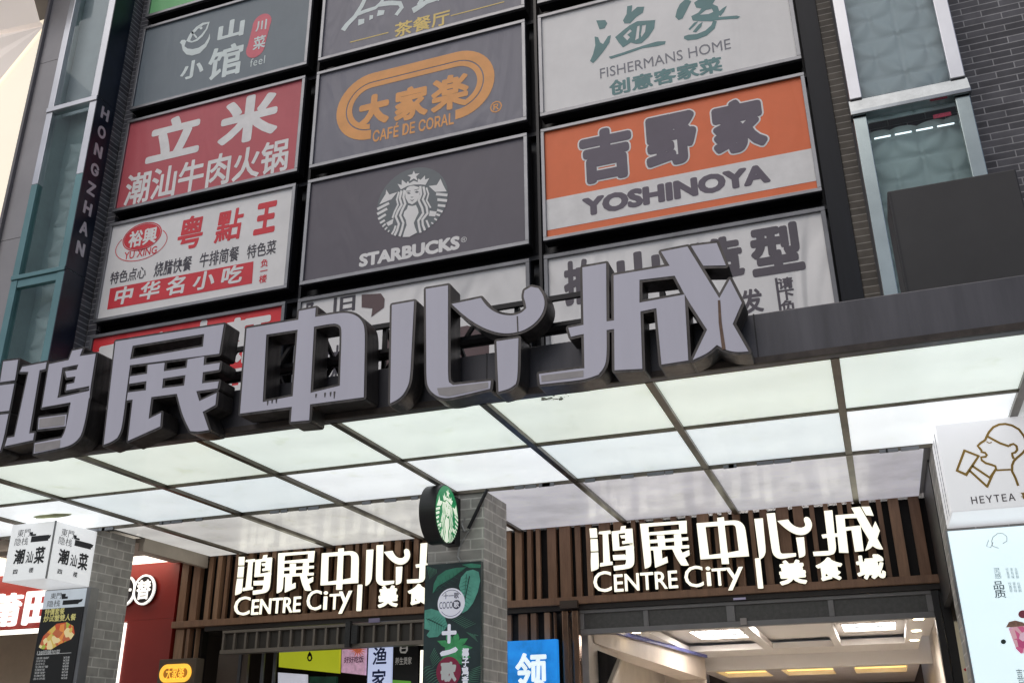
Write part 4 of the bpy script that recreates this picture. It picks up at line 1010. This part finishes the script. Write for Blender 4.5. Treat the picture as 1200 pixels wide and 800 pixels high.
for k in range(9):
    a = -2.6+k*.62; c_, s_ = math.cos(a), math.sin(a); pet.append([(250+18*c_-14*s_, 590+18*s_+14*c_), (250+75*c_-20*s_, 590+80*s_+20*c_), (250+120*c_, 590+105*s_), (250+75*c_+20*s_, 590+80*s_-20*c_), (250+18*c_+14*s_, 590+18*s_-14*c_)])
pet.append(ell(250, 590, 55, 60, 16))
m.flat(union([poly(Yn, Zb, p) for p in pet]), FN, .003)
obj('leaf_print', m, grl, bn)
m = MB(); vn = []
for (a, b), (c, d), wd in (((122,235),(325,78),46), ((330,120),(312,340),52), ((75,395),(205,455),60)):
    for k in range(8):
        t_ = .08+k*.11; px_, py_ = a+(c-a)*t_, b+(d-b)*t_; L_ = math.hypot(c-a, d-b); tx, ty = (c-a)/L_, (d-b)/L_; w2 = wd*math.sin(math.pi*(t_*.9+.05))*.8
        for sg_ in (1, -1): vn.append(stroke([(px_, py_), (px_+tx*18-ty*w2*sg_, py_+ty*18+tx*w2*sg_)], 3, 1.2))
    vn.append(stroke([(a, b), (c, d)], 4, 2))
m.flat(union([poly(Yn, Zb, p) for p in vn]), FN, .0045)
obj('leaf_vein', m, mat('leaf_vein_print', (.03, .13, .10), .5), bn)
m = MB()
fern = []
for k in range(9):
    fern.append(stroke([(75+k*11, 700+k*13), (55+k*6, 720+k*16)], 5, 2)); fern.append(stroke([(75+k*11, 700+k*13), (110+k*14, 690+k*12)], 5, 2))
    fern.append(stroke([(400-k*7, 700+k*13), (425-k*3, 690+k*14)], 5, 2)); fern.append(stroke([(400-k*7, 700+k*13), (360-k*10, 715+k*15)], 5, 2))
    fern.append(stroke([(230+k*11, 400+k*7), (290+k*12, 370+k*7)], 4, 2))
for k in range(7):
    fern.append(stroke([(85+k*9, 70+k*3), (100+k*7, 150-k*6)], 5, 2)); fern.append(stroke([(330+k*12, 480+k*4), (400-k*4, 540-k*8)], 4, 1.5)); fern.append(stroke([(130+k*6, 580+k*12), (100+k*3, 640+k*10)], 5, 2))
m.flat(union([poly(Yn, Zb, p) for p in fern]), FN, .0025)
obj('fern_print', m, mat('fern_print', (.1, .28, .19), .5), bn)
b = BB(Yn, Zb(150,305), Zb(320,295), Zb(236,204), Zb(236,397)); dc = ((b[0]+b[1])/2, (b[2]+b[3])/2, (b[1]-b[0])/2)
obj('emblem_disc', MB().flat(union([ell(dc[0], dc[1], dc[2], dc[2], 48)]), FN, .006), mat('pale_disc', (.78, .78, .85), .5, 0, .04, emit=.25, ecol=(.85, .85, 1)), bn)
m = MB(); put(m, '十一歌', (dc[0]-.1, dc[0]+.1, dc[1]+.05, dc[1]+.12), FN, .009, .01); put(m, 'COCO', (dc[0]-.15, dc[0]+.02, dc[1]-.06, dc[1]+.02), FN, .009, 0)
m.flat(union([ell(dc[0]+.07, dc[1]-.02, .052, .052, 24)]), FN, .009); m.flat(union([ell(dc[0], dc[1], dc[2]*.88, dc[2]*.88, 48)], [ell(dc[0], dc[1], dc[2]*.85, dc[2]*.85, 48), rect2(dc[0]-.3, dc[0]+.3, dc[1]-.09, dc[1]+.09)]), FN, .009)
obj('emblem', m, mat('navy_print', (.03, .035, .08), .5), bn)
m = MB(); put(m, '歌', (dc[0]+.035, dc[0]+.105, dc[1]-.055, dc[1]+.015), FN, .012, .02)
put(m, '十', BB(Yn, Zb(175,495), Zb(268,480), Zb(222,430), Zb(222,552)), FN, .006, .07); m.flat(union([poly(Yn, Zb, [(163,612),(178,600),(225,590),(262,572),(277,590),(262,606),(215,622),(172,632)])]), FN, .006)
put(m, '椰子鸡音', BB(Yn, Zb(300,680), Zb(345,670), Zb(322,580), Zb(322,815)), FN, .006, .035, None, True)
obj('lettering', m, mat('banner_white', (.78, .78, .85), .5, 0, .04, emit=.28, ecol=(.85, .85, 1)), bn)
q = at(*Zb(218,728), Yn)
obj('red_seal', MB().flat(union([ell(q.x, q.z, .155, .165, 32)]), FN, .006), mat('wine_red_print', (.38, .03, .09), .5), bn)
m = MB(); put(m, '歌', (q.x-.1, q.x+.1, q.z-.11, q.z+.11), FN, .009, .06); obj('lettering', m, wht, bn)

# blue lit poster at the right of the column
Zp = zo(580, 700, 6); Yp = 13.2
a, b = at(*Zp(82,450), Yp), at(*Zp(436,450), Yp); zt3 = at(*Zp(260,297), Yp).z
bp_ = thing('blue_poster', 'bright blue lit poster with one large pale character beside the brick column', 'poster', ((a.x+b.x)/2, 13.25, 1.6))
obj('panel', MB().box(-5.2, b.x, Yp, 13.3, 1.6, zt3), mat('blue_lightbox', (.01, .16, .5), .4, 0, .45, 3, emit=.8, ecol=(.015, .25, .75)), bp_)
m = MB(); put(m, '领', BB(Yp, Zp(145,540), Zp(368,500), Zp(270,385), Zp(270,650)), front(Yp), .004, .03); obj('lettering', m, mat('lit_pale_print', (.8, .9, .95), .5, emit=.75, ecol=(.85, .97, 1)), bp_)

# ------------------------------------------------------------------ cube sign and menu board on the left column
cube = thing('cube_sign', 'white glowing cube sign with black brush characters on the left column', 'sign', (-10.5, 10.6, 3.78))
cx0, cx1, cy0, cy1, cz0, cz1 = -10.9, -10.155, 10.18, 10.965, 3.78, 4.545
obj('body', MB().box(cx0, cx1, cy0, cy1, cz0, cz1), mat('cube_acrylic', (.75, .75, .76), .3, 0, .03, emit=.45, ecol=(.9, .92, .94)), cube, bev=.006)
obj('edge', MB().box(cx1-.012, cx1+.006, cy0-.006, cy0+.012, cz0, cz1), alu, cube)
ink = mat('ink_black', (.012, .013, .02), .5); inkg = mat('ink_grey', (.13, .13, .14), .5)
for fr, u0, u1 in ((front(cy0), cx0, cx1), (sideR(cx1), cy0, cy1)):
    w_ = u1-u0; a = MB(); g_ = MB()
    put(a, '潮', (u0+.18*w_, u0+.42*w_, cz0+.22, cz0+.42), fr, .004, .035); put(a, '汕', (u0+.46*w_, u0+.62*w_, cz0+.22, cz0+.38), fr, .004, .02); put(a, '菜', (u0+.65*w_, u0+.88*w_, cz0+.2, cz0+.43), fr, .004, .03)
    put(a, '四', (u0+.22*w_, u0+.32*w_, cz0+.09, cz0+.15), fr, .004, .03); put(a, '楼', (u0+.58*w_, u0+.68*w_, cz0+.09, cz0+.16), fr, .004, .02)
    a.flat(union([rect2(u0+.5*w_, u0+.9*w_, cz0+.5, cz0+.58), [(u0+.44*w_, cz0+.64), (u0+.52*w_, cz0+.64), (u0+.52*w_, cz0+.61), (u0+.6*w_, cz0+.61), (u0+.6*w_, cz0+.585), (u0+.47*w_, cz0+.585)], [(u0+.86*w_, cz0+.57), (u0+.95*w_, cz0+.575), (u0+.93*w_, cz0+.53), (u0+.88*w_, cz0+.52)]]), fr, .004)
    put(g_, '東門', (u0+.16*w_, u0+.45*w_, cz0+.585, cz0+.69), fr, .004, 0); put(g_, '隐栈', (u0+.13*w_, u0+.44*w_, cz0+.47, cz0+.575), fr, .004, 0)
    obj('lettering', a, ink, cube); obj('lettering', g_, inkg, cube)
mb_ = thing('menu_board', 'tall dark menu board with a dish photograph under the cube sign', 'menu', (-10.5, 10.9, 1.5))
Ym = 10.80; mx0, mx1 = -10.755, -10.02; mtop = 3.745
obj('case', MB().box(mx0, mx1+.05, Ym+.004, 10.97, 1.5, mtop), alu, mb_, bev=.006)
obj('header', MB().box(mx0+.01, mx1-.01, Ym-.004, Ym+.003, 3.492, mtop-.01), mat('menu_header', (.55, .6, .66), .4, emit=.35, ecol=(.7, .78, .86)), mb_)
obj('panel', MB().box(mx0+.01, mx1-.01, Ym-.004, Ym+.003, 1.52, 3.49), mat('menu_black', (.014, .014, .016), .35), mb_)
FM = front(Ym-.004); w_ = mx1-mx0
a = MB(); a.flat(union([rect2(mx0+.48*w_, mx0+.85*w_, 3.53, 3.59), [(mx0+.42*w_, 3.68), (mx0+.52*w_, 3.68), (mx0+.52*w_, 3.64), (mx0+.58*w_, 3.64), (mx0+.58*w_, 3.61), (mx0+.44*w_, 3.61)], [(mx0+.83*w_, 3.585), (mx0+.94*w_, 3.595), (mx0+.92*w_, 3.56), (mx0+.84*w_, 3.54)]]), FM, .003)
obj('lettering', a, ink, mb_)
a = MB(); put(a, '東門', (mx0+.17*w_, mx0+.42*w_, 3.62, 3.70), FM, .003, 0); put(a, '隐栈', (mx0+.12*w_, mx0+.42*w_, 3.515, 3.60), FM, .003, 0); obj('lettering', a, inkg, mb_)
Zm = zo(0, 590, 3.81)
a = MB(); put(a, '特價套餐', BB(Ym, Zm(203,480), Zm(290,478), Zm(250,466), Zm(250,495)), FM, .003, .02); put(a, '炒试蟹雙人餐', BB(Ym, Zm(197,510), Zm(340,508), Zm(265,494), Zm(265,524)), FM, .003, .02)
obj('lettering', a, mat('menu_yellow', (.75, .68, .25), .5, emit=.25), mb_)
a = MB(); put(a, '138招牌加菜', BB(Ym, Zm(168,662), Zm(270,658), Zm(220,652), Zm(220,672)), FM, .003, .01)
for k in range(8):
    y_ = 688+k*13; put(a, random.choice(('清蒸海鲈', '生腌虾蟹', '卤水拼盘', '炒花甲王', '白灼菜心', '蚝烙煎饼')), BB(Ym, Zm(165-k*2,y_), Zm(205+random.randint(-8, 18),y_), Zm(190,y_-5), Zm(190,y_+5)), FM, .003)
    put(a, '¥%d' % random.choice((38, 58, 68, 88)), BB(Ym, Zm(285-k*1.5,y_-3), Zm(312-k*1.5,y_-3), Zm(300,y_-8), Zm(300,y_+2)), FM, .003)
a.flat(union([stroke(poly(Ym, Zm, [(168,674),(320,664)]), .006)]), FM, .003)
obj('lettering', a, mat('menu_white', (.7, .7, .7), .5, emit=.15), mb_)
dish = [(175,640),(195,590),(225,560),(255,535),(300,528),(330,545),(335,580),(318,605),(270,625),(230,650),(190,648)]
obj('dish_photo', MB().flat(union([poly(Ym, Zm, dish)]), FM, .003), collage('dish_print', None, ((.5, .08, .03), (.7, .25, .06), (.6, .42, .1), (.35, .4, .06), (.75, .6, .3), (.45, .12, .05)), 14), mb_)

# ------------------------------------------------------------------ red shop
red = thing('red_shopfront', 'deep red shopfront with white lit characters left of the slat wall', 'shop', (-13, 13.6, 0))
redm = mat('red_shop_panel', (.33, .025, .018), .4, 0, .12, 1)
bz_ = 3.62
rz = at(170, 661, YW).z
obj('wall', MB().box(-20, -10.64, YW, 13.7, 3.67, CZ-.012).box(-11.55, -10.64, YW, 13.7, 0, 3.668), redm, red)
obj('ceiling_strip', MB().box(-20, -10.76, 12.71, 13.6, CZ-.01, CZ+.02), mat('cove_glow', (1, .95, .85), .5, 0, .03, emit=2.2, ecol=(1, .9, .74)), red)
obj('frame_light', MB().box(-20, -11.56, YW-.03, YW+.05, 3.57, 3.64).box(-11.63, -11.56, YW-.03, YW+.05, 0, 3.568), mat('white_frame_light', (1, 1, .95), .5, emit=1.6, ecol=(1, .95, .85)), red)
obj('interior_wall', MB().box(-20, -11.7, 15.5, 15.7, 0, 3.9).box(-11.64, -11.56, 13.75, 15.5, 0, 3.56), mat('shop_interior', (.5, .4, .3), .6), red)
obj('interior_ceiling', MB().box(-20, -11.6, 13.72, 15.7, 3.9, 4.0), mat('shop_ceiling', (.3, .25, .2), .6), red)
o_ = MB()
for k in range(5): o_.box(-13.6+.42*k, -13.58+.42*k, 15.3, 15.32, 1, 3.2)
obj('shelf_light', o_, MATS['white_frame_light'], red)
m = MB(); Z = zo(0, 560, 3.3346); Yr = 13.36
for ch, bb in (('莆', ((-40,510),(78,500),(20,450),(20,578))), ('田', ((92,510),(190,500),(140,440),(140,570)))):
    put(m, ch, BB(Yr, *[Z(*q) for q in bb]), front(Yr), 0, .04 if ch == '田' else .02, None, False, 1, .05)
obj('character', m, mat('white_lit_letter', (.95, .93, .9), .4, emit=.95, ecol=(1, .97, .92)), red)
lt = MB(); dk = MB()
for (cu, cv), ch in (((563,435),'替'), ((488,440),'升')):
    q = at(*Z(cu, cv), Yr); r_ = .245
    lt.flat(union([ell(q.x, q.z, r_*.86, r_, 40)], [ell(q.x, q.z, r_*.74, r_*.88, 40)]), front(Yr), .012, .04); dk.flat(union([ell(q.x, q.z, r_*.86, r_, 40)]), front(Yr), 0, .05)
    put(lt, ch, (q.x-.14, q.x+.14, q.z-.16, q.z+.16), front(Yr), .012, .03)
obj('roundel_disc', dk, mat('roundel_black', (.02, .015, .02), .4), red); obj('character', lt, MATS['white_lit_letter'], red)
# small lit fast-food sign at the left of the slat wall
Z = zo(130, 640, 5); Yc = 13.1
q0, q1 = at(*Z(278,720), Yc), at(*Z(497,700), Yc); zt4 = at(*Z(390,656), Yc).z
cs = thing('lantern_sign', 'small lit sign with a yellow oval ribbon at the bottom of the slats', 'sign', ((q0.x+q1.x)/2, Yc+.1, 2.5))
obj('box', MB().box(q0.x, q1.x, Yc, Yc+.2, 2.5, zt4), mat('brown_sign_box', (.13, .10, .075), .5), cs, bev=.008)
b = BB(Yc, Z(288,745), Z(472,738), Z(380,688), Z(380,795))
h_ = (b[3]-b[2])/2; cz4 = (b[2]+b[3])/2
def st4(k): return [(b[1]-h_+(h_-k)*math.cos(-1.5708+3.1416*i/14), cz4+(h_-k)*math.sin(-1.5708+3.1416*i/14)) for i in range(15)]+[(b[0]+h_+(h_-k)*math.cos(1.5708+3.1416*i/14), cz4+(h_-k)*math.sin(1.5708+3.1416*i/14)) for i in range(15)]
m = MB().flat(union([st4(0)], [st4(.06)]), front(Yc), .02, .02)
put(m, '大家楽', (b[0]+.12, b[1]-.12, cz4-.09, cz4+.09), front(Yc), .02, .02)
put(m, 'CAFÉ DE CORAL', (b[0]+.1, b[1]-.08, b[2]-.055, b[2]-.015), front(Yc), .005)
obj('lettering', m, mat('amber_lit', (1, .6, .1), .4, emit=.95, ecol=(1, .52, .05)), cs)
obj('oval_glow', MB().flat(union([st4(.061)]), front(Yc), .004), mat('amber_glow', (.3, .13, .02), .5, emit=.25, ecol=(.9, .4, .05)), cs)

# ------------------------------------------------------------------ white drawing sign and lit poster on the right column
hs = thing('box_sign', 'white box sign with a gold line drawing of a head drinking from a cup', 'sign', (1.3, 10.5, 3.6))
Yh = 10.15; hx = .845; hw = 2.0
zt5 = at(1098, 497, Yh).z; zb5 = at(1114, 600, Yh).z
obj('body', MB().box(hx, hw, Yh, 10.97, zb5, zt5), mat('white_acrylic_sign', (.8, .8, .82), .3, 0, .03, emit=.42, ecol=(.92, .92, .95)), hs, bev=.01)
obj('side_seam', MB().box(hx-.004, hx-.001, Yh+.25, Yh+.27, zb5+.02, zt5-.02).box(hx-.004, hx-.001, Yh+.5, Yh+.51, zb5+.02, zt5-.02), inkg, hs)
Z = zo(1080, 470, 5); FH = front(Yh)
gl_ = mat('gold_line', (.42, .25, .05), .35, .2, .1)
def ln(pts, w=.022): return stroke(poly(Yh, Z, pts), w)
head = [(382,205),(372,228),(345,245),(328,262),(340,275),(352,290),(348,296),(372,302),(382,315),(375,325),(348,328),(352,345),(375,362),(410,372),(432,380),(436,396),(415,430),(382,505)]
cap = [(382,205),(395,180),(420,152),(455,136),(490,133),(530,142),(570,165),(600,205),(615,245),(610,280),(590,305),(560,330),(540,350),(530,375),(530,410),(550,450),(566,495)]
m = MB().flat(union([ln(head), ln(cap), ln([(384,205),(420,225),(460,246),(500,260),(512,264)]), ln([(512,264),(520,255),(538,250),(556,262),(560,285),(548,300),(530,305),(532,320),(540,338)]), ln([(438,404),(522,400)], .018),
    ln([(296,378),(400,448)]), ln([(280,405),(384,500)]), ln([(436,396),(400,448)])]), FH, .004)
m.flat(union([ln([(380,236),(395,245),(412,240)], .01)]), FH, .004)
m.flat(union([poly(Yh, Z, [(246,280),(344,318),(265,440),(198,409)])], [poly(Yh, Z, [(256,297),(324,324),(258,420),(216,402)])]), FH, .004)
put(m, '喜', BB(Yh, Z(580,550), Z(640,545), Z(605,530), Z(605,572)), FH, .004, .03)
obj('emblem', m, gl_, hs)
m = MB(); put(m, 'HEYTEA', BB(Yh, Z(290,578), Z(548,562), Z(420,548), Z(420,592)), FH, .004, .012, INTER, False, 1.15)
obj('lettering', m, mat('warm_grey_print', (.17, .15, .16), .5), hs)
pp = thing('lit_poster', 'tall pale blue lit poster with a pink drink below the white box sign', 'poster', (1.3, 10.9, 1.2))
Yq = 10.86; qz = at(1113, 621, Yq).z; qx = .815
obj('case', MB().box(qx, 2.0, Yq+.004, 10.97, 1.2, qz), alu, pp, bev=.004)
obj('panel', MB().box(qx+.02, 2.0, Yq-.006, Yq+.003, 1.22, qz-.01), mat('pale_blue_lightbox', (.7, .8, .85), .35, 0, .05, 1, emit=.74, ecol=(.76, .93, .97)), pp)
Z = zo(1080, 610, 4.208); FQ = front(Yq-.006)
def lq(pts, w): return stroke(poly(Yq, Z, pts), w)
m = MB().flat(union([lq([(345,100),(352,80),(375,62),(400,62),(420,78),(420,100),(400,112)], .006), lq([(330,95),(320,125),(340,132),(352,105)], .006), lq([(345,100),(350,125),(380,135)], .006)]), FQ, .003)
obj('emblem', m, mat('faint_gold_line', (.45, .48, .47), .5), pp)
m = MB(); put(m, '品质', BB(Yq, Z(355,340), Z(410,335), Z(382,297), Z(388,380)), FQ, .003, .01, None, True); 
obj('lettering', m, mat('grey_blue_print', (.12, .16, .18), .5), pp)
m = MB()
for k, tx in enumerate(('饮真茶', '茶有味', '在新鲜')): put(m, tx, BB(Yq, Z(418+k*22,260), Z(432+k*22,258), Z(425+k*22,232), Z(428+k*22,285)), FQ, .003, 0, None, True); put(m, tx, BB(Yq, Z(430+k*22,330), Z(446+k*22,328), Z(438+k*22,302), Z(441+k*22,352)), FQ, .003, 0, None, True)
put(m, '灵感', BB(Yq, Z(358,262), Z(390,258), Z(370,232), Z(376,285)), FQ, .003, 0, None, True); put(m, '喜茶', BB(Yq, Z(470,770), Z(540,765), Z(500,728), Z(505,800)), FQ, .003, 0)
obj('lettering', m, mat('pale_grey_blue_print', (.3, .36, .38), .5), pp)
cup = [(428,530),(445,520),(510,515),(560,530),(520,650),(490,655),(465,630)]
obj('drink_print', MB().flat(union([poly(Yq, Z, cup)]), FQ, .003), collage('pink_drink', None, ((.6, .12, .25), (.7, .35, .5), (.75, .5, .6), (.5, .08, .2), (.7, .4, .45)), 16), pp)
obj('foam_print', MB().flat(union([poly(Yq, Z, [(415,525),(430,498),(460,490),(500,500),(515,516),(445,524)])]), FQ, .004), mat('foam_tan', (.5, .28, .2), .6, 0, .4, 40), pp)
obj('fruit_print', MB().flat(union([poly(Yq, Z, ell(500, 460, 24, 20, 14))]), FQ, .003), mat('fruit_pink', (.5, .1, .15), .5, 0, .4, 30), pp)
obj('berry_print', MB().flat(union([poly(Yq, Z, ell(403, 595, 13, 12, 14))]), FQ, .003), mat('berry_dark', (.04, .07, .06), .4, 0, .5, 40), pp)
# narrow cream poster in the gap beside the column
Yg = 13.3; Z = zo(1080, 610, 4.208)
s = union([poly(Yg, Z, [(160,495),(198,495),(270,800),(210,800)])])
cp = thing('side_poster', 'narrow cream poster with red marks between doorway and pale blue poster', 'poster', (1.0, Yg+.02, 2.4))
obj('panel', MB().flat(s, front(Yg), 0, .03), mat('cream_poster', (.6, .52, .36), .5, emit=.15, ecol=(.8, .7, .5)), cp)
obj('mark', MB().flat(union([stroke(poly(Yg, Z, [(222,680),(240,720),(210,735)]), .03), stroke(poly(Yg, Z, [(205,590),(216,605)]), .03)]), front(Yg), .003), redp, cp)
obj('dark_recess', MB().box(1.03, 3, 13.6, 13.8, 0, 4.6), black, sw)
o = obj('jamb_panel', MB().box(1.0, 1.1, 13.3, 13.5, 2.95, 3.5).box(1.02, 1.12, 13.3, 13.5, 3.61, 4.6), wood[1], sw)
